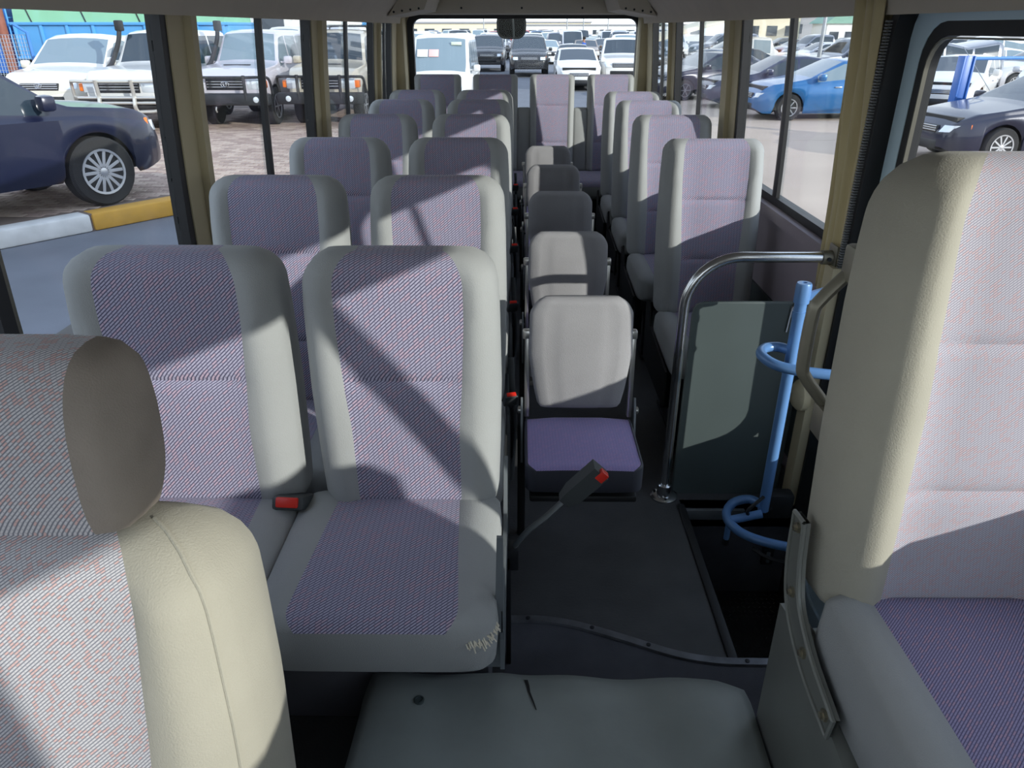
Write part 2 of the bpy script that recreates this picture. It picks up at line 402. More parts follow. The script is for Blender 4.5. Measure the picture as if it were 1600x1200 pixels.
# end panels of the air ducts at the rear corners, with their row of holes
for s in (-1, 1):
    pm = MB(); pm.prism([(CX+s*.88, ZT+.02), (CX+s*.64, ZT+.06), (CX+s*.58, ZT+.20), (CX+s*.70, ZT+.24), (CX+s*.80, ZT+.13)], 5.35, 6.1, 'y')
    dp = pm.build('duct_end', 'ceiling_vinyl', ceiling)
    for q in range(4):
        MB().lathe([(.007, 0), (.007, .006)], 8, Matrix.Rotation(R(90), 4, 'X')).build('screw', 'black_plastic', dp, (CX+s*(.84-.055*q), 5.349, ZT+.045+.007*q))
# rear wall with the wide rear window
RW = (CX-.855, CX+.905, .84, 1.518)
rw = MB(); rw.box(CX-.97, CX+.97, YR, YR+.06, -.4, RW[2]); rw.box(CX-.97, RW[0], YR, YR+.06, RW[2], 1.95); rw.box(RW[1], CX+.97, YR, YR+.06, RW[2], 1.95)
rw.box(RW[0], RW[1], YR, YR+.06, RW[3], 1.95); rear = struct(rw.build('wall_rear', 'trim_beige', smooth=0))
def rrect(x0, x1, z0, z1, r, n=5):
    out = []
    for cx_, cz, a0 in ((x1-r, z1-r, 0), (x0+r, z1-r, 90), (x0+r, z0+r, 180), (x1-r, z0+r, 270)):
        for i in range(n+1): a = R(a0+90*i/n); out.append((cx_+r*math.cos(a), cz+r*math.sin(a)))
    return out
def ringframe(mb, outer, inner, a, b, axis='y'):
    n = len(outer)
    def P(q, t): return (q[0], t, q[1]) if axis == 'y' else (t, q[0], q[1])
    vs = [P(q, a) for q in outer]+[P(q, a) for q in inner]+[P(q, b) for q in outer]+[P(q, b) for q in inner]
    fs = []
    for i in range(n):
        j = (i+1) % n
        fs += [(i, j, n+j, n+i), (2*n+i, 3*n+i, 3*n+j, 2*n+j), (i, 2*n+i, 2*n+j, j), (n+i, n+j, 3*n+j, 3*n+i)]
    return mb.add(vs, fs)
f = MB(); ringframe(f, rrect(RW[0]-.02, RW[1]+.02, RW[2]-.02, RW[3]+.02, .07), rrect(RW[0]+.025, RW[1]-.025, RW[2]+.02, RW[3]-.014, .06), YR-.012, YR+.05)
rwin = struct(f.build('window_%d' % k, 'frame_black')); k += 1
g = MB(); g.prism(rrect(RW[0]+.02, RW[1]-.02, RW[2]+.015, RW[3]-.01, .06), YR+.02, YR+.025); g.build('glass_pane', 'bus_glass', rwin)
for s in (-1, 1):
    c = MB(); c.rbox(CX+s*.93-.05, CX+s*.93+.05, YR-.16, YR-.004, .3, 1.56, .03); c.build('corner_casing', 'trim_beige', rear)
hd = MB(); hd.rbox(CX-.88, CX+.88, YR-.10, YR-.004, 1.53, 1.70, .03); hd.build('header', 'ceiling_vinyl', rear)
for x in (-.45, 0, .45):
    MB().lathe([(.008, 0), (.008, .005)], 8, Matrix.Rotation(R(90), 4, 'X')).build('screw', 'dark_metal', rear, (CX+x, YR-.10, 1.575))
# front: dash, windscreen posts (behind the viewpoint)
fm = MB(); fm.box(CX-.97, CX+.97, YF-.06, YF, -.4, .78); fm.box(CX-.97, CX+.97, YF-.06, YF, 1.62, 1.95)
for s in (-1, 1): fm.box(CX+s*.94-.03, CX+s*.94+.03, YF-.06, YF, .78, 1.62)
fr = struct(fm.build('wall_front', 'trim_beige', smooth=0))
dm = MB(); dm.rbox(CX-.93, CX+.93, YF+.01, YF+.4, .3, .80, .05); dm.build('dashboard', 'dash_plastic', fr)
g = MB(); g.box(CX-.91, CX+.91, YF-.03, YF-.025, .78, 1.62); g.build('glass_pane', 'bus_glass', fr)

# entrance door
door = struct(obj('door_1', None, None, (0, 0, 0)))
XD = CX+.955
f = MB(); ringframe(f, rrect(1.36, 2.02, -.36, ZT+.03, .10), rrect(1.43, 1.955, -.28, ZT-.035, .09), XD, XD+.035, 'x'); f.build('door_leaf', 'door_blue', door)
f = MB(); ringframe(f, rrect(1.425, 1.96, .30, ZT-.03, .09), rrect(1.455, 1.925, .335, ZT-.065, .075), XD+.002, XD+.033, 'x'); f.build('glass_seal', 'frame_black', door)
f = MB(); ringframe(f, rrect(1.458, 1.922, .338, ZT-.068, .073), rrect(1.462, 1.918, .342, ZT-.072, .07), XD+.000, XD+.010, 'x'); f.build('bead', 'sash_metal', door)
g = MB(); g.prism(rrect(1.45, 1.93, .33, ZT-.06, .08), XD+.018, XD+.023, 'x'); g.build('glass_pane', 'bus_glass', door)
g = MB(); g.prism(rrect(1.43, 1.955, -.28, .31, .04), XD+.008, XD+.03, 'x'); g.build('lower_panel', 'door_blue', door)
f = MB(); ringframe(f, rrect(1.335, 2.05, -.40, ZT+.055, .12), rrect(1.362, 2.018, -.37, ZT+.028, .10), XD-.045, XD+.03, 'x'); f.build('door_seal', 'frame_black', door)
f = MB()
for i in range(200):
    z = .02+i*.0072; x = XD-.055
    f.box(x-.002, x+.012, 2.034, 2.050, z, z+.0046)
tag(f.build('ribbed_seal', 'rubber_grey', door, smooth=0), kind='stuff')
# ------------------------------------------------------------------ seats
def pad(W, H, T, r=.07, rb=.045, seam=.62, bol=.018, creases=(), nn=5, cap=True, waist=None, seams=None, rbot=.03, wrap=0.):
    """upholstered pad: x across, z 0..H, front towards -y. returns (shell MB, panel MB)"""
    base = [0, .15, .30, .45, None, .70, .78, .86, .92, .96, .985, 1.0]
    zs = [0, .006, .018, .035, .06] + [H*i/16 for i in range(1, 16)]
    for t in (0, .08, .2, .36, .55, .78, 1.0): zs.append(H - r + r*math.sin(t*math.pi/2))
    for c in creases: zs += [c-.02, c-.008, c, c+.008, c+.02]
    zs = sorted(z for z in set(round(z, 5) for z in zs) if z >= 0); z2 = []
    for z in zs:
        if not z2 or z-z2[-1] > .0035: z2.append(z)
    zs = z2; vs = []; m = len(base)*2-1
    for z in zs:
        dz = H-z; u = z/H
        a = W/2 if dz >= r else W/2-r+math.sqrt(max(0, r*r-(r-dz)**2))
        b = T/2 if dz >= rb else T/2-rb+math.sqrt(max(0, rb*rb-(rb-dz)**2))
        if z < rbot: q = rbot-math.sqrt(max(0, rbot**2-(rbot-z)**2)); a -= q; b -= q
        if waist: a *= interp(waist, u)
        sm_ = interp(seams, u) if seams else seam
        xs = [sm_ if x is None else x for x in base]
        if sm_ > .64: xs = xs[:5] + [sm_+(1-sm_)*q for q in (.25, .45, .62, .76, .87, .95, 1.0)]
        xs = [-x for x in xs[:0:-1]] + xs
        fade = b/(T/2)*min(1, dz/.08+.15)
        fr_, bk = [], []
        for x in xs:
            ax = abs(x); y = -b*(max(0, 1-ax**nn))**(1/nn)
            bb = smooth01((ax-sm_+.14)/.30)*smooth01((1.02-ax)/.22)
            yy = y - bol*bb*fade
            if abs(ax-sm_) < 1e-6: yy += .004*fade
            for c in creases:
                if ax < sm_+.01: yy += .008*math.exp(-((z-c)/.008)**2)*smooth01((sm_-ax)/.1+.3) - .006*math.exp(-((z-c+.0)/.09)**2)*.0
            yy -= .010*fade*(1-ax*ax)*math.sin(math.pi*min(1, u*1.05))
            fr_.append((x*a, yy, z)); bk.append((x*a, -y*.92, z))
        vs.append(fr_ + bk[-2:0:-1])
    n = len(vs[0]); sh = []; pn = []
    flat = [p for ring in vs for p in ring]
    k0 = m//2-4; k1 = m//2+4
    for i in range(len(zs)-1):
        for k in range(n):
            q = (i*n+k, i*n+(k+1) % n, (i+1)*n+(k+1) % n, (i+1)*n+k)
            isfab = k0 <= k < k1
            if wrap and not isfab and zs[i] > H-wrap and k >= m-1+0:
                kk = n-k-1
                isfab = k0 <= kk < k1
            (pn if isfab else sh).append(q)
    o = (len(zs)-1)*n
    def bi(k): return k if k in (0, m-1) else n-k
    for k in range(m-1):
        q = [o+k, o+k+1, o+bi(k+1), o+bi(k)]; q = tuple(dict.fromkeys(q))
        if len(q) > 2: (pn if (cap and k0 <= k < k1) else sh).append(q)
        q = [k, bi(k), bi(k+1), k+1]; q = tuple(dict.fromkeys(q))
        if len(q) > 2: sh.append(q)
    out = []
    for fs in (sh, pn):
        used = sorted({i for f in fs for i in f}); mp = {g_: l for l, g_ in enumerate(used)}
        b = MB(); b.add([flat[i] for i in used], [tuple(mp[i] for i in f) for f in fs]); out.append(b)
    return out
def xf(mb, M): mb.v = [tuple(M @ Vector(p)) for p in mb.v]; return mb
TOCUSH = Matrix(((-1, 0, 0, 0), (0, 0, -1, 0), (0, -1, 0, 0), (0, 0, 0, 1)))
def upholster(name, parent, pads, M, loc, shell='grey_cloth', fab='purple_weave'):
    sh, pn = pads; xf(sh, M); xf(pn, M)
    o = sh.build(name, shell, parent, loc, smooth=60); p = pn.build('fabric_panel', fab, o, smooth=60)
    return o
def lean(deg): return Matrix.Rotation(R(-deg), 4, 'X')
WAIST = [(0, .96), (.25, .985), (.5, 1.0), (.8, .985), (1, .95)]
SEAMS = [(0, .58), (.35, .565), (.52, .60), (.75, .64), (1, .66)]

def buckle(parent, loc, rot=(0, 0, 0), s=1.0):
    b = MB(); b.rbox(-.032*s, .032*s, -.02*s, .055*s, -.014*s, .014*s, .006*s); o = b.build('buckle', 'buckle_plastic', parent, loc, rot)
    b = MB(); b.rbox(-.022*s, .022*s, -.026*s, -.012*s, -.008*s, .012*s, .003*s); b.build('release_button', 'red_plastic', o)
    return o
def seat_frame(t, x0, x1, zc, dep):
    b = MB(); b.rbox(x0+.03, x1-.03, -dep+.06, .02, zc-.17, zc-.11, .01); b.build('seat_pan', 'black_plastic', t)
    for x in (x0+.08, x1-.08):
        b = MB(); b.rbox(x-.02, x+.02, -dep+.10, -dep+.15, 0, zc-.10, .006); b.rbox(x-.02, x+.02, -.06, -.01, 0, zc-.10, .006); b.rbox(x-.022, x+.022, -dep+.08, .02, 0, .02, .005)
        b.build('leg', 'dark_metal', t)

def twin(loc, label, first=False):
    t = thing('twin_seat', label, 'seat', loc, 0, 'twin seats on the driver side of the aisle')
    if first: specs = ((-.435, .425, .57, 1.5), (0, .385, .57, 1.5)); zc = .525; dep = .41
    else: specs = ((-.445, .385, .66, 8.), (0, .385, .66, 8.)); zc = .43; dep = .43
    for x, W, H, ln in specs:
        cre = (.30,) if first else (.20, .45)
        upholster('backrest', t, pad(W, H-(.02 if first else 0), .125, r=.062, seam=.62, creases=cre, waist=WAIST, seams=SEAMS, wrap=.05), lean(ln), (x, 0, zc-.01))
        cw, cx_ = (.432, x-(.010 if x < 0 else .024)) if first else (W-.005, x)
        upholster('cushion', t, pad(cw, dep, .125, r=.05, rb=.03, seam=.62, bol=.010, cap=False, nn=7, seams=[(0, .58), (.5, .63), (1, .70)] if first else None), TOCUSH, (cx_, -.02, zc-.048))
    if first:
        b = MB(); b.rbox(-.62, .165, -.165, .03, 0, .40, .01); b.build('base_box', 'cover_side', t)
        b = MB(); b.rbox(-.60, .16, -.34, .02, .39, .41, .005); b.build('seat_pan', 'black_plastic', t)
    else: seat_frame(t, -.44-.2, .19, zc, dep)
    # aisle side shield and belt buckles
    b = MB(); zl = zc-(.155 if first else .24); b.prism([(-.36, zl), (.05, zl), (.10, zc+.02), (.06, zc+.05), (-.02, zc-.05), (-.36, zc-.08)], .1945, .203, 'x'); b.build('side_shield', 'frame_grey', t)
    if first:
        b = MB(); b.prism([(.168, .36), (.201, .36), (.201, .66), (.190, .66), (.186, .50)], -.345, -.337, 'y'); b.rbox(.194, .202, -.345, -.16, .37, .50, .003); b.build('leg_plate', 'frame_grey', t)
        buckle(t, (-.245, -.095, zc+.03), (R(-28), 0, R(-4)), 1.05)
    else:
        buckle(t, (-.222, -.075, zc+.02), (R(18), 0, R(-6)))
        buckle(t, (.206, -.12, zc+.06), (R(-60), 0, R(15)), .62)
        b = MB(); b.tube(cr([(.205, -.02, zc-.2), (.210, -.05, zc-.08), (.206, -.115, zc+.03)]), .008, 6); b.build('belt_stalk', 'dark_metal', t)
        b = MB(); b.tube(cr([(.205, .03, zc+.12), (.21, -.02, zc-.02), (.212, .0, zc-.15), (.205, -.06, zc-.26)]), .009, 6, ry=.004); b.build('lap_belt', 'buckle_plastic', t)
    return t
L1 = twin((-.225, 1.345, 0), 'purple and grey twin bus seat directly behind the driver seat, red buckle between its cushions', True)
ROWN = ['second', 'third', 'fourth', 'fifth', 'sixth']
L2 = None
for i, (y, z) in enumerate(((1.98, -.015), (2.76, 0), (3.58, 0), (4.37, 0), (5.08, 0))):
    lab = 'purple and grey twin bus seat, %s row counted back from the driver seat' % ROWN[i]
    if L2 is None: L2 = twin((-.225, y, 0), lab)
    else: dup(L2, (-.225, y, 0), label=lab)
# frayed cloth edge with foam showing on the first cushion
fb = MB(); random.seed(3)
for i in range(36):
    t_ = i/35; a_ = t_*math.pi/2; x = .140+.052*math.cos(a_); y = -.375-.058*math.sin(a_)-.0; z = .500-.006*math.sin(i*1.7)
    fb.tube([(x-.004*math.cos(a_), y+.004*math.sin(a_), z+.004), (x+random.uniform(.001, .006), y-random.uniform(.001, .006), z+random.uniform(-.010, .004))], .0014, 4)
tag(fb.build('frayed_edge', 'foam', L1), kind='stuff')

def single(loc, label):
    t = thing('single_seat', label, 'seat', loc, 0, 'single seats along the window on the door side')
    upholster('backrest', t, pad(.38, .66, .135, r=.05, seam=.6, creases=(.22, .44), waist=WAIST, seams=SEAMS, wrap=.05, bol=.028), lean(8), (0, 0, .42))
    upholster('cushion', t, pad(.375, .43, .125, r=.06, rb=.035, seam=.62, bol=.012, cap=False, nn=6), TOCUSH, (0, -.02, .378))
    seat_frame(t, -.19, .19, .43, .43)
    b = MB(); b.prism([(-.40, .20), (.06, .20), (.08, .44), (.03, .46), (-.03, .37), (-.40, .34)], -.2, -.192, 'x'); b.build('side_shield', 'black_plastic', t)
    return t
R1 = single((.725, 2.755, 0), 'single purple and grey seat right behind the dark partition and chrome rail')
for i, (y, n_) in enumerate(((3.57, 'second'), (4.33, 'third'), (4.97, 'fourth'))):
    dup(R1, (.735 if i else .725, y, 0), label='single purple and grey window seat, %s in line behind the dark partition' % n_)

# rear bench
t = thing('rear_bench', 'full width rear bench with four purple backs joined by grey bolsters under the rear window', 'seat', (0, 5.83, 0))
for x, W in ((-.605, .35), (-.175, .335), (.25, .335), (.685, .345)):
    upholster('backrest', t, pad(W, .70, .13, r=.03, seam=.66, creases=(.22, .48), seams=[(0, .7), (.6, .7), (1, .72)], wrap=.05, bol=.02), lean(6), (x, 0, .435))
for x, W in ((-.39, .12), (.0375, .13), (.468, .13)):
    b = MB(); b.rbox(-W/2, W/2, -.05, .05, 0, .47, .03); xf(b, lean(6)); b.build('bolster', 'grey_cloth', t, (x, .0, .435), smooth=60)
upholster('cushion', t, pad(1.66, .46, .14, r=.06, rb=.04, seam=.8, bol=.012, cap=False, nn=14), TOCUSH, (.04, -.02, .38))
b = MB(); b.rbox(-.77, .85, -.40, .0, 0, .32, .01); b.build('base', 'black_plastic', t)

# fold-down jump seats
def jump(loc, label):
    t = thing('jump_seat', label, 'seat', loc, 0, 'fold-down jump seats in the aisle')
    W8 = [(0, .80), (.2, .90), (.5, 1.0), (.85, .98), (1, .93)]
    sh, pn = pad(.285, .325, .05, r=.055, rb=.022, seam=.6, bol=.0, waist=W8, nn=3.2, rbot=.022)
    o = len(sh.v); sh.add(pn.v, pn.f)
    bm = sh; xf(bm, lean(5)); me = bm.mesh('backrest', 'jump_cloth', 60)
    bmm = bmesh.new(); bmm.from_mesh(me); bmesh.ops.remove_doubles(bmm, verts=bmm.verts[:], dist=1e-5); bmm.to_mesh(me); bmm.free()
    obj('backrest', me, t, (0, 0, .475))
    sh, pn = pad(.305, .275, .085, r=.035, rb=.016, seam=.95, bol=.0, cap=False, nn=14, seams=[(0, .95), (1, .95)], rbot=.012)
    xf(sh, TOCUSH); xf(pn, TOCUSH); c = sh.build('cushion', 'cushion_vinyl', t, (0, .01, .398), smooth=60); pn.build('fabric_panel', 'jump_weave', c, smooth=60)
    for s in (-1, 1):
        b = MB(); b.rbox(s*.146-.007, s*.146+.007, -.009, .009, -.0, .25, .003); xf(b, lean(4)); p = b.build('side_post', 'post_metal', t, (0, .012, .44))
        b = MB(); b.rbox(s*.143-.016, s*.143+.012, -.012, .012, .235, .26, .004); xf(b, lean(4)); b.build('hinge_knob', 'post_metal', p)
        b = MB(); b.prism([(-.06, -.12), (-.035, -.12), (.02, .05), (.0, .06), (-.02, .03)], s*.160-.003, s*.160+.003, 'x'); b.build('hinge_plate', 'frame_grey', p)
        b = MB(); b.lathe([(.011, 0), (.011, .008), (.006, .011)], 10, Matrix.Rotation(R(90)*s, 4, 'Y')); b.build('pivot_bolt', 'post_metal', p, (s*.162, .0, .02))
    b = MB(); b.rbox(-.14, .14, -.25, .02, .325, .345, .006); b.build('seat_pan', 'black_plastic', t)
    b = MB(); b.rbox(-.172, -.148, .03, .06, .0, .44, .004); b.rbox(-.172, .10, .03, .06, .29, .325, .004); b.build('leg', 'black_plastic', t)
    return t
mat('cushion_vinyl', (66, 68, 78), .6)
J1 = jump((.172, 1.83, 0), 'grey backed fold-down aisle seat with its purple cushion open beside the chrome pole')
for i, (x, y, n_) in enumerate(((.178, 2.52, 'second'), (.186, 3.225, 'third'), (.184, 3.92, 'fourth'), (.180, 4.605, 'fifth and rearmost'))):
    dup(J1, (x, y, 0), label='grey fold-down aisle seat, %s in line from the chrome pole' % n_)

# belt buckle on a stalk beside the first aisle cushion
t = thing('belt_buckle', 'seat belt buckle with red button on a slanted stalk over the aisle floor', 'buckle', (.004, 1.36, .0))
P0, P1, P2 = Vector((-.012, .0, .355)), Vector((.10, .0, .485)), Vector((.175, .0, .565))
b = MB(); b.tube(cr([P0, (.02, .0, .40), (.062, 0, .442), P1]), .012, 8, ry=.005); b.build('stalk', 'frame_grey', t)
d = (P2-P1).normalized(); M = Matrix.Translation(P1) @ d.to_track_quat('X', 'Z').to_matrix().to_4x4()
b = MB(); b.add(*[q for q in ([(0, -.014, -.014), (0, .014, -.014), (0, .014, .014), (0, -.014, .014), (.03, -.02, -.02), (.03, .02, -.02), (.03, .02, .02), (.03, -.02, .02), (.115, -.02, -.021), (.115, .02, -.021), (.115, .02, .021), (.115, -.02, .021)],
      [(3, 2, 1, 0), (0, 1, 5, 4), (1, 2, 6, 5), (2, 3, 7, 6), (3, 0, 4, 7), (4, 5, 9, 8), (5, 6, 10, 9), (6, 7, 11, 10), (7, 4, 8, 11), (8, 9, 10, 11)])], M); sh_ = b.build('sleeve', 'buckle_plastic', t)
b = MB(); b.rbox(.098, .122, -.022, -.004, -.017, .004, .002, M); b.build('release_button', 'red_plastic', t)
b = MB(); b.rbox(-.03, .0, -.02, .02, .30, .36, .004); b.rbox(-.03, -.018, -.02, .02, .0, .34, .003); b.build('anchor_bracket', 'dark_metal', t)

# ------------------------------------------------------------------ driver seat
t = thing('driver_seat', 'driver seat with pinkish woven cloth and a rounded separate headrest', 'seat', (-.555, .66, 0))
upholster('backrest', t, pad(.52, .60, .15, r=.075, rb=.06, seam=.56, bol=.03, seams=[(0, .50), (.4, .53), (.75, .60), (1, .66)], waist=[(0, 1), (.6, 1.), (.85, .97), (1, .93)], nn=5, wrap=.05), lean(6), (0, -.06, .36), 'driver_grey', 'driver_weave')
bk_ = [c for c in t.children if c.name.startswith('backrest')][0]
for s_ in (-1, 1):
    lv = {}
    for v_ in bk_.data.vertices:
        q = lean(-6) @ v_.co
        if q.y < 0: lv.setdefault(next((k_ for k_ in lv if abs(k_-q.z) < .0015), q.z), []).append(q)
    pts = []
    for z_ in sorted(lv):
        mx_ = max(abs(q.x) for q in lv[z_]); q = min(lv[z_], key=lambda p: abs(p.x-s_*mx_*.92))
        if z_ > .02 and mx_ > .1: pts.append((q.x, q.y-.0005, q.z))
    b = MB(); b.tube([tuple(lean(6) @ Vector(p)) for p in pts], .0025, 6); b.build('seam_piping', 'driver_grey', bk_)
upholster('cushion', t, pad(.50, .46, .14, r=.07, rb=.05, seam=.6, bol=.02, cap=False), TOCUSH, (0, -.07, .36), 'driver_grey', 'driver_weave')
b = MB(); b.rbox(-.2, .2, -.45, .0, .0, .29, .02); b.build('base', 'black_plastic', t)
# headrest: rounded loft along x with a domed grey end
def headrest():
    fabm, caps = MB(), []; n = 28; hw = .148
    def sec(x, k):
        out = []
        for i in range(n):
            a = 2*math.pi*i/n; c, s = math.cos(a), math.sin(a)
            y = .068*math.copysign(abs(c)**.75, c)*k; z = .112*math.copysign(abs(s)**.75, s)*k
            out.append((x, y + z*.10, z+.112))
        return out
    rings = [sec(x, k) for x, k in ((-hw*.72, .985), (-hw*.5, 1), (0, 1.), (hw*.5, 1), (hw*.72, .985))]
    vs = [p for r_ in rings for p in r_]
    fabm.add(vs, [(i*n+k, i*n+(k+1) % n, (i+1)*n+(k+1) % n, (i+1)*n+k) for i in range(4) for k in range(n)])
    for s in (-1, 1):
        rings = [sec(s*hw*q, k) for q, k in ((.72, .985), (.84, .95), (.93, .86), (.99, .66), (1.02, .4), (1.03, .12))]
        vs = [p for r_ in rings for p in r_]
        caps.append(MB().add(vs, [(i*n+k, i*n+(k+1) % n, (i+1)*n+(k+1) % n, (i+1)*n+k) for i in range(5) for k in range(n)] + [tuple(5*n+k for k in range(n))]))
    return fabm, caps
fm_, cp_ = headrest()
h = fm_.build('headrest', 'driver_weave', t, (0, .025, .925), smooth=60); [q.build('end_cap', 'headrest_grey', h, smooth=60) for q in cp_]
b = MB()
for x in (-.06, .06): b.tube([(x, .02, -.06), (x, .02, .02)], .007, 8)
b.build('headrest_stem', 'chrome', h)

# front passenger seat
t = thing('front_passenger_seat', 'tall front passenger seat with a grab handle and exposed side hinge', 'seat', (.722, .985, 0))
upholster('backrest', t, pad(.415, .735, .16, r=.085, rb=.055, seam=.6, bol=.035, creases=(.235, .475), seams=[(0, .60), (.5, .57), (.75, .60), (1, .64)], waist=[(0, 1.0), (.4, 1.02), (.7, 1.0), (.85, .97), (1, .90)], wrap=.05, rbot=.012), lean(5), (0, .03, .55), 'driver_grey', 'front_weave')
upholster('cushion', t, pad(.43, .50, .16, r=.05, rb=.03, seam=.66, bol=.012, cap=False, nn=14, seams=[(0, .66), (1, .66)], rbot=.012), TOCUSH, (0, -.045, .515), 'grey_cloth', 'front_cushion_weave')
b = MB(); b.rbox(-.20, .20, -.56, .06, .0, .43, .02); b.build('base_box', 'hinge_paint', t)
# hinge side plate with a rolled rim and four bolts
hp = cr([(.045, .685, 0), (.030, .59, 0), (-.005, .525, 0), (-.09, .483, 0), (-.20, .465, 0)], 5)
b = MB(); xs_ = -.232; vs = []; fs = []
for i, p in enumerate(hp):
    tt = (hp[min(i+1, len(hp)-1)]-hp[max(i-1, 0)]).normalized(); nn_ = Vector((-tt.y, tt.x, 0)); wv = .022+.012*math.sin(math.pi*i/(len(hp)-1))*.6
    for o_ in (-wv, wv): q = p+nn_*o_; vs += [(xs_-.004, q.x, q.y), (xs_+.006, q.x, q.y)]
for i in range(len(hp)-1): fs += [(i*4, i*4+2, i*4+6, i*4+4), (i*4+1, i*4+5, i*4+7, i*4+3), (i*4, i*4+4, i*4+5, i*4+1), (i*4+2, i*4+3, i*4+7, i*4+6)]
b.add(vs, fs); pl = b.build('hinge_plate', 'hinge_paint', t)
edge = [Vector(vs[i*4]) for i in range(len(hp))] + [Vector(vs[i*4+2]) for i in range(len(hp)-1, -1, -1)]; edge.append(edge[0])
b = MB(); b.tube([(p.x-.001, p.y, p.z) for p in edge], .0045, 6, False); b.build('rolled_rim', 'hinge_paint', pl)
for i in (1, 8, 14, 19):
    p = hp[i]; b = MB(); b.lathe([(.010, 0), (.010, .006), (.0055, .007), (.0055, .011)], 6, Matrix.Rotation(R(-90), 4, 'Y')); b.build('bolt', 'bolt', pl, (xs_-.003, p.x, p.y))
b = MB(); b.prism([(-.30, .03), (.07, .03), (.07, .47), (-.02, .49), (-.12, .45), (-.30, .43)], -.228, -.200, 'x'); b.build('side_cover', 'hinge_paint', t)
b = MB(); b.tube(cr([(.205, .04, 1.47), (.205, .055, 1.3), (.206, .075, 1.1), (.206, .10, .9), (.20, .10, .6)], 4), .014, 6, ry=.0015); b.build('added_shadow_belt', 'black_plastic', t)  # unseen belt, added as a narrow shadow caster for the first twin seat
# grab handle on the side of the back
b = MB(); b.tube(cr([(-.165, .165, 1.10), (-.190, .165, 1.075), (-.222, .165, 1.035), (-.230, .165, 1.01), (-.230, .165, .92), (-.222, .165, .895), (-.19, .165, .855), (-.165, .165, .825)], 5), .013, 10, ry=.011)
b.build('grab_handle', 'handle_metal', t)
for z in (1.10, .815):
    b = MB(); b.rbox(-.195, -.15, .10, .178, z-.03, z+.03, .008); b.build('handle_foot', 'handle_metal', t)

# engine cover with a vinyl mat draped over it
b = MB(); b.rbox(-.30, .42, .25, 1.08, 0, .185, .03); cvr = b.build('engine_cover', 'cover_side'); tag(cvr, 'dark low engine cover between the front seats beneath the grey mat', 'engine cover')
b = MB(); nx, ny = 40, 30; random.seed(5)
def mz(x, y):
    z = .197 + .004*math.sin(x*17+1)*math.sin(y*13) + .003*math.sin(x*31+y*9)
    z -= .9*max(0, x-.42)**1.3 + .9*max(0, -.28-x)**1.3 + .6*max(0, y-1.075)**1.2
    z += .008*math.exp(-((x+.03)/.03)**2-((y-1.1)/.06)**2)
    return max(.02, z)
vs = []; fs = []
for j in range(ny+1):
    for i in range(nx+1):
        u, v = i/nx, j/ny; y = .45 + v*(.68 + .03*(1-u)); 
        xl, xr = -.325-.01*math.sin(v*5), .47+.02*v
        x = xl+(xr-xl)*u
        vs.append((x, y, mz(x, y)))
for j in range(ny):
    for i in range(nx):
        a = j*(nx+1)+i; fs.append((a, a+1, a+nx+2, a+nx+1))
b.add(vs, fs); me = b.build('engine_mat', 'cover_vinyl', smooth=80)
md = me.modifiers.new('thickness', 'SOLIDIFY'); md.thickness = .004; md.offset = 1
tag(me, 'worn grey vinyl mat covering the engine hump between the front seats', 'mat')
b = MB()
vs = []; pts = [(.02, 1.125), (.024, 1.10), (.026, 1.08), (.034, 1.055), (.04, 1.035)]
for i, (x, y) in enumerate(pts): wv = .0035*(1-i/len(pts))+.0004; z = mz(x, y)+.0062; vs += [(x-wv, y, z), (x+wv, y, z)]
b.add(vs, [(2*i, 2*i+1, 2*i+3, 2*i+2) for i in range(4)]); b.build('tear', 'black_plastic', me)
b = MB(); b.lathe([(.011, 0), (.011, .004), (.008, .005), (.008, .002)], 14); b.build('snap_fastener', 'partition', me, (-.20, 1.06, mz(-.2, 1.06)+.004))

# ------------------------------------------------------------------ chrome rail, partition, blue door pole, curtain
t = thing('hand_rail', 'bent chrome handrail rising from the aisle floor to the door pillar', 'handrail', (.50, 2.08, 0))
b = MB(); pth = [(0, 0, .0), (0, 0, .3), (0, 0, .62)] + [(.155-.155*math.cos(a), 0, .685+.155*math.sin(a)) for a in [R(9*i) for i in range(11)]] + [(.25, 0, .84), (.405, 0, .84)]
b.tube(pth, .0155, 14); b.build('tube', 'chrome', t)
b = MB(); b.lathe([(.046, 0), (.046, .006), (.040, .010), (.024, .012), (.024, .05), (.020, .054)], 24); fo = b.build('floor_flange', 'chrome', t)
for a in (30, 150, 270): MB().lathe([(.005, 0), (.005, .004)], 8).build('screw', 'dark_metal', fo, (.034*math.cos(R(a)), .034*math.sin(R(a)), .01))
b = MB(); b.lathe([(.021, 0), (.021, .035)], 14, Matrix.Rotation(R(90), 4, 'Y')); b.rbox(.028, .036, -.028, .028, -.038, .038, .004); wb = b.build('wall_bracket', 'handle_metal', t, (.384, 0, .84))
MB().lathe([(.006, 0), (.006, .005)], 8, Matrix.Rotation(R(90), 4, 'X')).build('screw', 'dark_metal', wb, (.014, -.021, 0))
t = thing('partition', 'dark grey-green partition board behind the entrance step', 'partition', (.735, 2.105, 0))
b = MB(); poly = rrect(-.2, .155, .0, .69, .025); b.prism(poly, -.006, .006); b.build('board', 'partition', t)
b = MB(); pth = [(-.198, 0, .01), (-.198, 0, .655), (-.19, 0, .678), (-.17, 0, .689), (.0, 0, .69), (.15, 0, .69)]; b.tube(pth, .006, 8); b.build('edge_piping', 'partition', t)
b = MB(); b.tube([(.095, -.008, .665), (.095, -.012, .68), (.105, -.012, .688)], .004, 6); b.tube([(.095, -.010, .67), (.090, -.010, .60)], .003, 6); b.build('hook', 'chrome', t)
t = thing('door_pole', 'light blue tubular door pole with two curved hoops beside the step', 'pole', (.775, 1.90, 0))
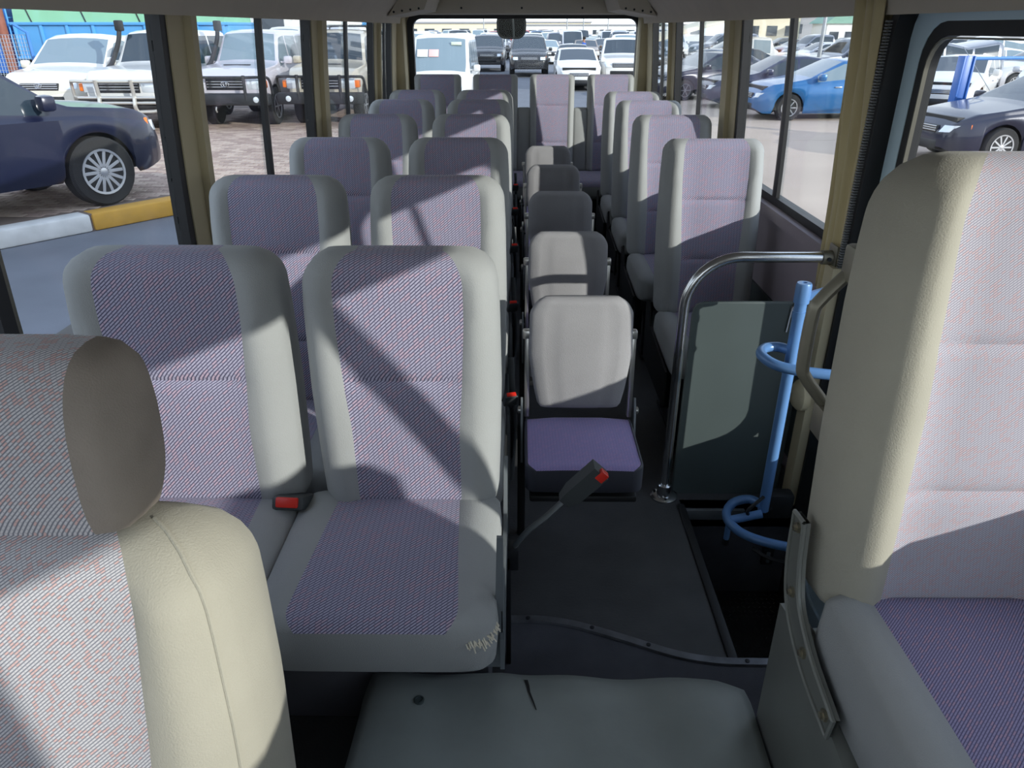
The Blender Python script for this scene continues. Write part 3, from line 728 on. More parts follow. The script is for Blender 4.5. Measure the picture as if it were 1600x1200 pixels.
b = MB(); b.tube([(0, 0, .075), (0, 0, .79)], .0165, 14); b.build('tube', 'blue_tube', t)
b = MB(); b.lathe([(.021, 0), (.021, .05), (.019, .056), (.007, .057), (.007, .052)], 18); cpo = b.build('cap', 'blue_tube', t, (0, 0, .765))
b = MB(); b.prism([(.0, .005), (.07, .015), (.09, .045), (.08, .05), (.02, .03), (0, .03)], -.006, .006); b.build('lug', 'blue_tube', cpo)
b = MB(); b.lathe([(.0185, 0), (.0185, .02)], 14); b.build('collar', 'blue_tube', t, (0, 0, .72))
hoop = cr([(.0, .0, .62), (-.03, .03, .62), (-.072, .02, .62), (-.095, -.03, .62), (-.075, -.09, .618), (-.02, -.125, .616), (.06, -.145, .614), (.155, -.16, .612)], 5)
b = MB(); b.tube(hoop, .0145, 12); b.build('hoop', 'blue_tube', t)
hoop = cr([(.0, .0, .09), (-.03, .05, .08), (-.075, .06, .06), (-.11, .01, .05), (-.10, -.06, .048), (-.05, -.11, .046), (.04, -.145, .044), (.155, -.17, .04)], 5)
b = MB(); b.tube(hoop, .0145, 12); b.build('hoop', 'blue_tube', t)
b = MB(); b.tube([(-.105, -.01, .04), (-.105, -.01, -.03)], .0095, 8); b.tube([(-.105, -.02, .05), (-.01, -.02, .075)], .014, 10); b.build('stub', 'blue_tube', t)
b = MB(); b.tube([(-.105, -.01, -.03), (-.105, -.01, -.05)], .012, 8); b.build('rubber_foot', 'black_plastic', t)
b = MB(); b.tube(cr([(.02, .03, .12), (-.02, -.02, .13), (-.06, -.03, .09), (-.02, .0, .05), (.05, .02, .08)], 5), .006, 6); b.rbox(.0, .10, .01, .06, .03, .12, .01); b.build('hinge_block', 'black_plastic', t)
b = MB(); b.tube(cr([(-.06, -.12, .02), (0, -.15, .0), (.15, -.18, -.01)], 4), .006, 6); b.build('cable', 'black_plastic', t)

def curtain(side, y0, y1, label, folds=5, amp=.014):
    b = MB(); nz, ny = 24, 40; vs = []; fs = []
    for j in range(nz+1):
        v = j/nz; z = .70+(ZT+.02-.70)*v
        pinch = 1-.12*math.exp(-((v-.35)/.2)**2)
        for i in range(ny+1):
            u = i/ny; y = (y0+y1)/2+(u-.5)*(y1-y0)*pinch
            x = wall_x(side, z) - side*(.032 + amp*math.sin(u*folds*2*math.pi+.5*math.sin(v*5)) + .004*math.sin(u*31+v*3))
            vs.append((x, y, z))
    for j in range(nz):
        for i in range(ny): a = j*(ny+1)+i; fs.append((a, a+1, a+ny+2, a+ny+1))
    b.add(vs, fs); o = b.build('curtain', 'curtain', smooth=80); m = o.modifiers.new('thickness', 'SOLIDIFY'); m.thickness = .003
    return tag(o, label, 'curtain')
curtain(1, 2.06, 2.24, 'gathered beige curtain hanging on the pillar between the door and the chrome rail', 3, .010)
b = MB(); slab(b, 1, 2.03, 2.09, 0, ZS, -.075, .0, 4); b.build('door_pillar_casing', 'trim_beige', bpy.data.objects['wall_right'])
b = MB(); b.lathe([(.05, 0), (.05, .02), (.035, .035), (.0, .04)], 16, Matrix.Rotation(R(-90), 4, 'Y')); b.build('casing_boss', 'trim_beige', bpy.data.objects['wall_right'], (CX+.885, 2.06, .40))
# rear under-mirror outside the rear window
t = thing('rear_mirror', 'black rounded rear view mirror hanging outside the rear window', 'mirror', (-.06, 6.36, 1.458))
b = MB(); b.prism(rrect(-.11, .11, -.09, .09, .066, 8), -.02, .02); b.build('mirror_shell', 'mirror_back', t)
b = MB(); ringframe(b, rrect(-.115, .115, -.095, .095, .07, 8), rrect(-.10, .10, -.08, .08, .056, 8), -.03, -.016); b.build('rim', 'black_plastic', t)
b = MB(); b.tube(cr([(.02, -.026, -.09), (.015, -.03, .02), (.0, .0, .13), (.0, -.08, .2)], 5), .008, 8); b.build('arm', 'rubber_grey', t)
# ------------------------------------------------------------------ outside: ground
b = MB(); b.box(-140, 160, -30, 260, G-.3, G); ground = struct(b.build('ground', 'asphalt', smooth=0))
GY = G+.20                                          # the brick yard lies a kerb higher
KA, KB = Vector((-7.6, 5.35, G)), Vector((-3.4, 10.98, G)); KD = (KB-KA).normalized(); KN = Vector((-KD.y, KD.x, 0)); ka = math.atan2(KD.y, KD.x)
b = MB(); b.prism([(KA.x, KA.y), (KB.x, KB.y), (-3.0, 11.4), (-3.0, 60), (-60, 60), (-60, 5.35)], G, GY, 'z'); yard = struct(b.build('floor_yard', 'brick_joint', smooth=0))
def inyard(x, y): q = Vector((x, y, 0))-Vector((KA.x, KA.y, 0)); return q.dot(KN) > .36 and x < -3.12
b = MB(); b.box(3.4, 90, 8, 16.6, G, G+.008); b.box(3.4, 90, 16.6, 90, G, G+.010); struct(b.build('floor_lot', 'yard_dust', smooth=0))
# pavers: the nearest are pieces of their own, the rest one joined part
PV = []
for j in range(62):
    for i in range(34):
        x = -9.6 + i*.215 + (.107 if j % 2 else 0); y = 8.6 + j*.115
        if not inyard(x, y): continue
        PV.append((x, y))
def camd(p): return p[0]**2 + p[1]**2
vis = [p for p in PV if -.64*p[1] < p[0]+.4 and p[0] < -.22*p[1]]
vis.sort(key=camd); near = vis[:300]; nearset = set(near)
pm_ = []
for q in range(3):
    b = MB(); h_ = .006
    b.add([(-.1, -.05, 0), (.1, -.05, 0), (.1, .05, 0), (-.1, .05, 0), (-.094, -.044, h_), (.094, -.044, h_), (.094, .044, h_), (-.094, .044, h_)], [(0, 1, 5, 4), (1, 2, 6, 5), (2, 3, 7, 6), (3, 0, 4, 7), (4, 5, 6, 7)])
    pm_.append(b.mesh('brick', ['brick_a', 'brick_b', 'brick_c'][q], 0))
random.seed(11)
for x, y in near:
    obj('brick', random.choice(pm_), yard, (x, y, GY), (random.uniform(-.01, .01), 0, random.uniform(-.02, .02)))
b = MB()
for (x, y) in [p for p in PV if p not in nearset] + [(-9.6+i*.215+(.107 if j % 2 else 0), 15.73+j*.115) for j in range(50) for i in range(30)]:
    b.mi = random.randrange(3); b.box(x-.1, x+.1, y-.05, y+.05, GY, GY+.006)
tag(b.build('distant_bricks', ['brick_a', 'brick_b', 'brick_c'], yard, smooth=0), kind='stuff')
# kerb beside the yard: dark, white and yellow painted stones
for i, (a, c_, m_) in enumerate(((0.0, 3.05, 'kerb_dark'), (3.05, 4.15, 'kerb_white'), (4.15, 5.6, 'kerb_yellow'), (5.6, 7.0, 'kerb_white'))):
    b = MB(); b.rbox(a+.01, c_-.01, -.03, .25, 0, .205, .03); o = b.build('kerb_stone', m_, None, (KA.x, KA.y, G), (0, 0, ka))
    tag(o, ['dark unpainted kerb stone at the edge of the brick yard', 'white painted kerb stone near the navy car wheel', 'yellow painted kerb stone at the edge of the brick yard', 'white painted kerb stone past the yellow one'][i], 'kerb')

# ------------------------------------------------------------------ cars
def car_grid(S):
    """S: spec. returns dict of MB by class"""
    L, W = S['L'], S['W']; x0, x1 = -L/2, L/2
    xs = set([x0, x0+.03, x0+.10, x0+.2, x1-.2, x1-.10, x1-.03, x1])
    n = S.get('n', 44)
    for i in range(n+1): xs.add(round(x0+L*i/n, 4))
    for k in ('ws', 'rg', 'sg'): xs |= set(S[k])
    for p in S['pillars']: xs |= {p-.035, p+.035}
    for wx in (S['xf'], S['xr']):
        for i in range(-6, 7): xs.add(round(wx+S['Ra']*math.sin(i/6*math.pi/2), 4))
    xs = sorted(xs); x2 = [xs[0]]
    for x in xs[1:]:
        if x-x2[-1] > .012: x2.append(x)
    xs = x2; rows = []
    for x in xs:
        top = interp(S['top'], x); belt = min(interp(S['belt'], x), top-.015); w = W/2*interp(S['plan'], x); zb = interp(S['bot'], x)
        for wx in (S['xf'], S['xr']):
            d = abs(x-wx)
            if d < S['Ra']: zb = max(zb, S['R']+math.sqrt(S['Ra']**2-d*d))
        zb = min(zb, belt-.06); hh = top-belt
        wr = w*.965 - S['tumble']*hh
        mid = (zb+belt)/2
        P = [(w*.955, zb), (w*.992, zb+min(.10, (belt-zb)*.3)), (w, mid), (w*.992, belt-.03*(1 if belt-zb > .1 else .2)), (w*.965, belt)]
        e = min(1, hh/.3)
        for f in (.10, .5, .86): P.append((w*.965+(wr-w*.965)*f, belt+hh*f))
        P += [(wr-.02*e-.0, belt+hh*.965), (wr*.90, top), (wr*.5, top+S['crown']*.75), (0, top+S['crown'])]
        rows.append(P)
    nr = len(rows[0]); cls = {k: MB() for k in ('body', 'side_window', 'side_windowR', 'windshield', 'rear_window')}
    V = {}
    for sgn in (1, -1):
        for i in range(len(xs)-1):
            xm = (xs[i]+xs[i+1])/2; tp = interp(S['top'], xm); bl = interp(S['belt'], xm)
            for r in range(nr-1):
                q = [(xs[i], rows[i][r]), (xs[i+1], rows[i+1][r]), (xs[i+1], rows[i+1][r+1]), (xs[i], rows[i][r+1])]
                c = 'body'
                if r in (5, 6) and S['sg'][0] < xm < S['sg'][1] and not any(abs(xm-p) < .035 for p in S['pillars']) and tp-bl > .12: c = 'side_window' if sgn > 0 else 'side_windowR'
                if r in (9, 10) and S['ws'][0] < xm < S['ws'][1]: c = 'windshield'
                if r in (9, 10) and S['rg'][0] < xm < S['rg'][1]: c = 'rear_window'
                vs = [(x, sgn*p[0], p[1]) for x, p in q]
                cls[c].add(vs, [(0, 1, 2, 3) if sgn < 0 else (3, 2, 1, 0)])
    for i in (0, len(xs)-1):
        P = rows[i]; poly = [(xs[i], p[0], p[1]) for p in P] + [(xs[i], -p[0], p[1]) for p in P[-2::-1]]
        cls['body'].add(poly, [tuple(range(len(poly)))])
    return cls
def weld(me):
    bm = bmesh.new(); bm.from_mesh(me); bmesh.ops.remove_doubles(bm, verts=bm.verts[:], dist=1e-4); bmesh.ops.recalc_face_normals(bm, faces=bm.faces[:])
    for f in bm.faces: f.smooth = True
    for e in bm.edges: e.smooth = not (len(e.link_faces) == 2 and e.calc_face_angle(0) > R(38))
    bm.to_mesh(me); bm.free(); return me
def wheel_parts(Rw, wd, spokes, rimr=.66):
    ty = MB(); rr = Rw*rimr
    ty.lathe([(rr, -wd/2+.01), (Rw*.93, -wd/2), (Rw, -wd/2+.03), (Rw, wd/2-.03), (Rw*.93, wd/2), (rr, wd/2-.01)], 28, Matrix.Rotation(R(90), 4, 'X'))
    rm = MB(); MX = Matrix.Rotation(R(90), 4, 'X')
    rm.lathe([(rr*1.0, wd/2-.012), (rr*1.0, wd/2+.004), (rr*.90, wd/2+.002), (rr*.88, wd/2-.05)], 28, MX)
    rm.lathe([(rr*.22, wd/2-.05), (rr*.22, wd/2-.012), (rr*.12, wd/2-.004)], 14, MX)
    for k in range(spokes):
        rm.rbox(rr*.15, rr*.93, -rr*.085, rr*.085, wd/2-.035, wd/2-.008, .006, MX @ Matrix.Rotation(2*math.pi*k/spokes, 4, 'Z'), 1)
    bd = MB(); bd.lathe([(rr*.86, wd/2-.09), (rr*.86, wd/2-.075)], 20, MX)
    return ty, rm, bd
SPECS = {
 'boxy': dict(L=4.9, W=1.62, R=.40, Ra=.47, xf=1.52, xr=-1.35, bot=[(-2.45, .55), (-2.2, .46), (2.2, .48), (2.45, .55)], crown=.03, tumble=.16,
   top=[(-2.45, 1.75), (-2.38, 1.62), (-2.1, 1.93), (0, 1.95), (.42, 1.90), (.86, 1.32), (1.0, 1.27), (2.1, 1.20), (2.3, 1.14), (2.45, 1.02)], belt=[(-2.45, 1.16), (.9, 1.18), (1.6, 1.16), (2.45, .98)],
   plan=[(-2.45, .94), (-2.3, .99), (-1.9, .96), (1.0, .95), (1.3, 1.0), (2.0, .99), (2.3, .92), (2.45, .84)], ws=(.44, .86), rg=(-2.45, -2.38), sg=(-2.2, .80), pillars=(-.95, -.05)),
 'round': dict(L=4.95, W=1.96, R=.41, Ra=.46, xf=1.52, xr=-1.33, bot=[(-2.45, .5), (-2.2, .36), (2.1, .34), (2.45, .42)], crown=.04, tumble=.22,
   top=[(-2.475, 1.45), (-2.4, 1.68), (-2.2, 1.80), (-1.0, 1.62), (.1, 1.85), (.45, 1.77), (1.12, 1.25), (1.3, 1.18), (2.1, 1.10), (2.36, .98), (2.475, .78)], belt=[(-2.475, 1.12), (.9, 1.08), (1.5, 1.06), (2.3, .92), (2.475, .74)],
   plan=[(-2.475, .84), (-2.3, .96), (-1.6, 1), (1.7, 1), (2.2, .93), (2.4, .82), (2.475, .74)], ws=(.47, 1.12), rg=(-2.46, -2.24), sg=(-2.15, 1.02), pillars=(-1.2, -.15)),
 'sedan': dict(L=4.7, W=1.8, R=.325, Ra=.375, xf=1.42, xr=-1.33, bot=[(-2.35, .36), (-2.1, .2), (2.1, .18), (2.35, .3)], crown=.03, tumble=.34,
   top=[(-2.35, .82), (-2.28, 1.0), (-1.75, 1.06), (-1.05, 1.38), (-.5, 1.45), (.1, 1.43), (.9, 1.03), (1.1, .98), (1.9, .86), (2.2, .74), (2.35, .55)], belt=[(-2.35, .80), (-1.8, .96), (.8, .90), (1.5, .84), (2.2, .69), (2.35, .52)],
   plan=[(-2.35, .78), (-2.15, .93), (-1.4, .99), (0, 1), (1.5, .99), (2.0, .91), (2.25, .78), (2.35, .62)], ws=(.14, .92), rg=(-1.74, -1.06), sg=(-1.5, .74), pillars=(-.25, -1.15)),
 'hatch': dict(L=4.4, W=1.8, R=.33, Ra=.38, xf=1.36, xr=-1.33, bot=[(-2.2, .36), (-2.0, .2), (2.0, .18), (2.2, .3)], crown=.03, tumble=.32,
   top=[(-2.2, .9), (-2.12, 1.1), (-1.6, 1.38), (-.7, 1.46), (0, 1.44), (.85, 1.05), (1.05, 1.0), (1.8, .88), (2.05, .76), (2.2, .55)], belt=[(-2.2, .86), (-1.8, 1.04), (.8, .92), (1.5, .85), (2.05, .7), (2.2, .52)],
   plan=[(-2.2, .82), (-2.0, .94), (-1.4, 1), (0, 1), (1.4, .99), (1.85, .91), (2.1, .78), (2.2, .62)], ws=(.05, .86), rg=(-2.1, -1.62), sg=(-1.62, .70), pillars=(-.35, -1.2)),
 'van': dict(L=4.7, W=1.72, R=.32, Ra=.37, xf=1.35, xr=-1.4, bot=[(-2.35, .4), (-2.2, .26), (2.2, .26), (2.35, .36)], crown=.04, tumble=.12,
   top=[(-2.35, 1.78), (-2.3, 1.95), (-2.1, 2.02), (1.2, 2.03), (1.45, 1.97), (2.12, 1.15), (2.25, 1.02), (2.35, .85)], belt=[(-2.35, 1.1), (1.9, 1.06), (2.25, .96), (2.35, .8)],
   plan=[(-2.35, .93), (-2.2, .99), (1.5, 1), (2.0, .96), (2.25, .88), (2.35, .78)], ws=(1.48, 2.12), rg=(-2.35, -2.3), sg=(-2.1, 1.85), pillars=(-1.0, .1, 1.1)),
 'pickup': dict(L=5.3, W=1.92, R=.39, Ra=.45, xf=1.68, xr=-1.6, bot=[(-2.65, .6), (-2.4, .44), (2.4, .42), (2.65, .5)], crown=.03, tumble=.2,
   top=[(-2.65, 1.12), (-.95, 1.14), (-.93, 1.3), (-.75, 1.78), (0, 1.82), (.45, 1.76), (1.05, 1.24), (1.2, 1.18), (2.3, 1.08), (2.5, .98), (2.65, .8)], belt=[(-2.65, 1.08), (.9, 1.08), (1.7, 1.05), (2.5, .92), (2.65, .76)],
   plan=[(-2.65, .94), (-2.5, .99), (1.8, 1), (2.3, .94), (2.55, .83), (2.65, .74)], ws=(.47, 1.05), rg=(-.93, -.76), sg=(-.72, .96), pillars=(.12,)),
}
GRID = {k: car_grid(s) for k, s in SPECS.items()}
def front_parts(kind, S):
    """(name, MB, material) list for lamps, grille, bumper, mirrors, plate"""
    out = []; x1 = S['L']/2; W = S['W']
    if kind == 'boxy':
        g = MB(); g.rbox(x1-.10, x1+.015, -.42, .42, .80, 1.03, .01); out.append(('grille', g, 'grille_dark'))
        for z in (.86, .915, .97):
            g = MB(); g.rbox(x1+.012, x1+.022, -.40, .40, z-.008, z+.008, .003); out.append(('grille_slat', g, 'grille_chrome'))
        for s in (-1, 1):
            g = MB(); g.rbox(x1-.12, x1+.01, s*.60-.15, s*.60+.15, .80, 1.02, .03); out.append(('headlight', g, 'lamp_clear'))
            g = MB(); g.rbox(x1-.22, x1-.02, s*.79-.05, s*.79+.05, .83, .98, .02); out.append(('indicator', g, 'lamp_amber'))
        g = MB(); g.rbox(x1-.08, x1+.12, -.86, .86, .50, .72, .04); out.append(('bumper', g, 'trim_black'))
    else:
        d = {'round': (.80, .93, .55, .78, .42), 'pickup': (.80, .95, .62, .86, .46), 'van': (.70, .86, .50, .74, .40), 'sedan': (.55, .66, .45, .74, .36), 'hatch': (.56, .67, .45, .74, .36)}[kind]
        z0, z1, ya, yb, gw = d
        def fx(y, z):   # surface x at given y,z on the nose (plan and profile)
            x = x1
            for q in range(60):
                x = x1-q*.015
                if interp(S['plan'], x)*W/2*.97 >= y and interp(S['top'], x) >= z: break
            return x
        for s in (-1, 1):
            g = MB(); ys = [ya+(yb-ya)*i/5*1.06 for i in range(6)]; vs = []; fs = []
            for y in ys:
                for z in (z0, (z0+z1)/2, z1): vs.append((fx(y, z)+.018, s*y, z+.10*(y-ya)*(.5 if kind in ('sedan', 'hatch') else .1)))
                for z in (z0, (z0+z1)/2, z1): vs.append((fx(y, z)-.08, s*y, z+.10*(y-ya)*(.5 if kind in ('sedan', 'hatch') else .1)))
            for i in range(5):
                a = i*6
                fs += [(a, a+6, a+7, a+1), (a+1, a+7, a+8, a+2), (a+2, a+8, a+11, a+5), (a, a+3, a+9, a+6)]
            fs += [(0, 1, 4, 3), (1, 2, 5, 4), (30, 33, 34, 31), (31, 34, 35, 32)]
            g.add(vs, fs); out.append(('headlight', g, 'lamp_clear'))
            if kind in ('sedan', 'round'):
                g = MB(); y = yb*1.06; x = fx(y, z1); g.rbox(x-.16, x+.005, s*(y+.0)-.02, s*(y+.0)+.02, z0+.02, z1+.04, .01); out.append(('indicator', g, 'lamp_amber'))
        xg = fx(gw, (z0+z1)/2)
        g = MB(); g.rbox(x1-.25, x1+.012, -gw, gw, z0-.03, z1-.01, .02); out.append(('grille', g, 'grille_dark'))
        for i in range(3):
            z = z0+(z1-z0)*(i+.3)/3; g = MB(); g.rbox(x1-.02, x1+.022, -gw*.96, gw*.96, z-.010, z+.010, .003); out.append(('grille_slat', g, 'grille_chrome'))
        g = MB(); g.rbox(x1-.2, x1+.01, -gw*1.2, gw*1.2, z0-.30, z0-.14, .03); out.append(('lower_intake', g, 'grille_dark'))
    bz = {'boxy': 1.25, 'round': 1.16, 'sedan': .95, 'hatch': .98, 'van': 1.15, 'pickup': 1.16}[kind]
    mxp = S['sg'][1]-.06
    for s in (-1, 1):
        g = MB(); y = W/2*1.0; g.rbox(mxp-.07, mxp+.09, s*(y+.11)-.09, s*(y+.11)+.09, bz, bz+.17, .04); g.rbox(mxp-.02, mxp+.03, min(s*(y-.07), s*(y+.05)), max(s*(y-.07), s*(y+.05)), bz+.02, bz+.06, .01); out.append(('wing_mirror', g, None))
    for s in (-1, 1):
        for hx in (.15, -.85):
            g = MB(); g.rbox(hx-.09, hx+.09, s*W/2-.012, s*W/2+.022, bz-.17, bz-.14, .008); out.append(('door_handle', g, 'grille_chrome'))
    return out
FOOT = []
def circles(kind, X, Y, head):
    L = SPECS[kind]['L']/2-.75; c, s_ = math.cos(R(head)), math.sin(R(head))
    return [(X+c*d, Y+s_*d) for d in (-L, -L/2, 0, L/2, L)]
def free(cs, r=1.95):
    return all((x-u)**2+(y-v)**2 > r*r for x, y in cs for u, v in FOOT)
def car(kind, label, cat, X, Y, head, pnt, glassm='car_glass', rim='rim', spokes=6, extras=None, group=None):
    S = SPECS[kind]; t = thing({'boxy': 'off_road_car', 'round': 'suv', 'sedan': 'sedan_car', 'hatch': 'hatchback_car', 'van': 'van', 'pickup': 'pickup_truck'}[kind], label, cat, (X, Y, GY if X < -3.5 and Y < 40 else G), R(head), group)
    g = GRID[kind]; FOOT.extend(circles(kind, X, Y, head))
    bd = obj('body', weld(g['body'].mesh('body', pnt, 0)), t)
    for nm in ('windshield', 'rear_window', 'side_window', 'side_windowR'):
        if g[nm].v: obj(nm.rstrip('R'), weld(g[nm].mesh(nm.rstrip('R'), glassm, 0)), t)
    u = MB(); u.box(-S['L']/2+.15, S['L']/2-.15, -S['W']/2+.26, S['W']/2-.26, interp(S['bot'], 0)+.02, interp(S['belt'], 0)-.12); u.build('underbody', 'trim_black', t)
    ty, rm, bk = wheel_parts(S['R'], .24, spokes); mt, mr, mk = ty.mesh('tyre', 'tyre'), rm.mesh('rim', rim), bk.mesh('brake_disc', 'rim_dark')
    for wx in (S['xf'], S['xr']):
        for s in (-1, 1):
            wo_ = obj('tyre', mt, t, (wx, s*(S['W']/2-.135), S['R']), (0, 0, 0 if s < 0 else math.pi)); obj('rim', mr, wo_); obj('brake_disc', mk, wo_)
    for nm, mb, m_ in front_parts(kind, S): mb.build(nm, m_ or pnt, t)
    if extras: extras(t, S)
    return t
def lump(kind, pnt, glassm='car_glass'):
    """one-mesh version for cars too small to show parts"""
    S = SPECS[kind]; g = GRID[kind]; b = MB()
    ms = [pnt, glassm, 'tyre', 'rim', 'lamp_clear', 'grille_dark']
    for nm in g: b.mi = 0 if nm == 'body' else 1; b.add(g[nm].v, g[nm].f)
    ty, rm, bk = wheel_parts(S['R'], .24, 6)
    for wx in (S['xf'], S['xr']):
        for s in (-1, 1):
            M = Matrix.Translation((wx, s*(S['W']/2-.135), S['R'])) @ Matrix.Rotation(0 if s < 0 else math.pi, 4, 'Z')
            b.mi = 2; b.add(ty.v, ty.f, M); b.mi = 3; b.add(rm.v, rm.f, M)
    for nm, mb, m_ in front_parts(kind, S):
        b.mi = {'headlight': 4, 'grille': 5, 'lower_intake': 5, 'bumper': 5, 'wing_mirror': 0}.get(nm, -1)
        if b.mi >= 0: b.add(mb.v, mb.f)
    b.mi = 5; b.box(-S['L']/2+.15, S['L']/2-.15, -S['W']/2+.26, S['W']/2-.26, interp(S['bot'], 0)+.02, interp(S['belt'], 0)-.12)
    return weld(b.mesh('parked_'+kind, ms, 0))

def badge(t, x, z, s=1.0, m_='grille_chrome'):
    """three interlocking ovals on the grille"""
    b = MB()
    for rx, rz, dz in ((.085, .058, 0), (.03, .05, 0), (.055, .022, .03)):
        b.tube([(x, s*rx*math.cos(a), z+s*(dz+rz*math.sin(a))) for a in [2*math.pi*i/20 for i in range(21)]], .008*s, 6, False)
    b.build('badge', m_, t)
def snorkel(side):
    def f(t, S):
        b = MB(); y = side*(S['W']/2-.02)
        b.tube(cr([(1.35, y, 1.05), (1.15, y+side*.03, 1.2), (.92, y+side*.02, 1.32), (.62, y-side*.06, 1.72), (.50, y-side*.08, 1.98)], 5), [.05]*21, 8); b.rbox(.38, .58, y-side*.08-.07, y-side*.08+.07, 1.94, 2.16, .03); b.build('snorkel', 'trim_black', t)
    return f
def bullbar(m_, style):
    def f(t, S):
        x = S['L']/2+.16
        if style == 'silver':
            b = MB(); pts = [(x-.22, -.98, .60), (x-.18, -.98, .98), (x-.06, -.86, 1.03), (x, -.5, 1.03), (x, .5, 1.03), (x-.06, .86, 1.03), (x-.18, .98, .98), (x-.22, .98, .60)]; b.tube(cr(pts, 4), .032, 8); b.build('hoop_bar', m_, t)
            for z in (.62, .72):
                b = MB(); b.tube([(x-.2, -.97, z), (x, -.8, z), (x, .8, z), (x-.2, .97, z)], .03, 8); b.build('cross_bar', m_, t)
            b = MB(); b.tube(cr([(x-.05, -.82, .56), (x, -.7, .46), (x, .7, .46), (x-.05, .82, .56)], 4), .035, 8); b.build('lower_hoop', m_, t)
            for y in (-.36, .36):
                b = MB(); b.tube(cr([(x-.03, y, .44), (x+.06, y, .55), (x+.02, y, .75), (x+.05, y, 1.06)], 4), .04, 8); b.build('upright', m_, t)
            b = MB(); b.rbox(x-.12, x-.04, -.9, .9, .55, .66, .02); b.build('bumper_beam', 'trim_black', t)
        else:
            b = MB(); b.rbox(x-.22, x+.03, -.95, .95, .50, .74, .05); b.build('steel_bumper', m_, t)
            b = MB(); pts = [(x-.3, -.95, .72), (x-.16, -.94, 1.02), (x-.04, -.8, 1.06), (x, -.4, 1.06), (x, .4, 1.06), (x-.04, .8, 1.06), (x-.16, .94, 1.02), (x-.3, .95, .72)]; b.tube(cr(pts, 4), .03, 8); b.build('hoop_bar', m_, t)
            for y in (-.46, .46):
                b = MB(); b.tube([(x, y, .6), (x+.02, y, .8), (x+.02, y, 1.10)], .035, 8); b.build('upright', m_, t)
            for y in (-.68, .68):
                b = MB(); b.lathe([(.055, 0), (.06, .02), (.03, .03)], 14, Matrix.Rotation(R(90), 4, 'Y')); b.build('fog_lamp', 'lamp_clear', t, (x+.03, y, .62))
            b = MB(); b.tube(cr([(x+.03, -.2, .47), (x+.07, -.2, .42), (x+.03, -.2, .37)], 4), .016, 6); b.build('tow_hook', 'bar_silver', t)
    return f
def many(*fs):
    def f(t, S):
        for g in fs: g(t, S)
    return f
def hoodscoop(t, S):
    b = MB(); b.rbox(1.50, 1.62, -.30, .30, 1.20, 1.275, .02); b.build('bonnet_scoop', 'grille_dark', t)
def sticker(x, y, z, w_, h_, m_='paper_white', ang=-42):
    def f(t, S):
        b = MB(); b.rbox(-.004, .004, -w_/2, w_/2, -h_/2, h_/2, .001, Matrix.Rotation(R(ang), 4, 'Y')); b.build('windscreen_sticker', m_, t, (x, y, z))
    return f
def roofrack(t, S):
    b = MB()
    for y in (-.65, .65): b.tube([(-1.9, y, 2.04), (.2, y, 2.04)], .025, 8)
    for i in range(8): x = -1.9+i*.3; b.tube([(x, -.65, 2.04), (x, .65, 2.04)], .018, 6)
    for x in (-1.7, 0): 
        for y in (-.65, .65): b.tube([(x, y, 1.92), (x, y, 2.05)], .02, 6)
    b.build('roof_rack', 'bar_black', t)
    for i, m_ in enumerate(('truck_lightblue', 'paper_white')):
        b = MB(); b.rbox(-1.6+i*.8, -.9+i*.8, -.5, .4, 2.06, 2.20, .04); b.build('roof_load', m_, t)
def badge_boxy(t, S): badge(t, S['L']/2+.04, .915)

# left: the row of off-road cars facing the bus
car('round', 'navy blue suv parked side-on at the kerb with multi-spoke wheel', 'car', -6.72, 8.40, 58, 'car_navy', spokes=14, rim='rim')
car('round', 'pearl white suv with a horizontal bar grille in front of the blue truck', 'car', -10.45, 19.5, -90, 'car_pearl', 'car_glass_light', extras=many(sticker(.86, .25, 1.42, .3, .12), lambda t, S: badge(t, S['L']/2+.03, .87, .9)))
car('boxy', 'white off-road car with silver tubular bull bar and snorkel', 'car', -8.2, 18.5, -90, 'car_white', extras=many(bullbar('bar_silver', 'silver'), snorkel(-1), sticker(.68, -.4, 1.50, .14, .18, ang=-38)))
car('boxy', 'silver off-road car with black bull bar, bonnet scoop and oval badge', 'car', -6.3, 19.3, -90, 'car_mauve', 'car_glass_light', extras=many(bullbar('bar_black', 'steel'), snorkel(-1), hoodscoop, badge_boxy, sticker(.68, -.5, 1.50, .16, .2, ang=-38), sticker(.6, .1, 1.62, .25, .08, ang=-38)))
car('boxy', 'beige off-road car with black steel bumper and loaded roof rack', 'car', -4.33, 19.6, -90, 'car_beige', extras=many(bullbar('trim_black', 'steel'), hoodscoop, roofrack, badge_boxy, sticker(.62, .1, 1.60, .2, .1, ang=-38)))
car('boxy', 'white off-road car standing past the loaded beige one', 'car', -4.5, 27.5, -90, 'car_white')
# rear
def van_in(t, S):
    b = MB(); b.rbox(1.97, 1.98, -.6, .35, .72, 1.12, .004); 
    for y, w_, m_ in ((-.18, .26, 'paper_pink'), (-.48, .28, 'paper_white')):
        q = MB(); q.rbox(-.004, .004, -w_/2, w_/2, -.11, .11, .001, Matrix.Rotation(R(-39), 4, 'Y')); q.build('windscreen_sticker', m_, t, (1.80, -y*-1, 1.60))
    q = MB(); q.rbox(-.02, .02, -.14, .14, -.04, .04, .01); q.build('cabin_mirror', 'shade_cream', t, (1.63, .42, 1.83))
car('van', 'white van close behind the bus with papers in its windscreen', 'van', -2.1, 23.2, -90, 'car_white', 'car_glass_light', extras=van_in)
car('round', 'black suv with chrome grille facing the rear window across the lane', 'car', .50, 41.5, -90, 'car_black')
car('hatch', 'small silver-white hatchback facing the rear window', 'car', 2.35, 32.5, -91, 'car_white', spokes=5)
car('pickup', 'white double cab pickup with broad dark grille beside the hatchback', 'car', 4.45, 34.6, -95, 'car_white')
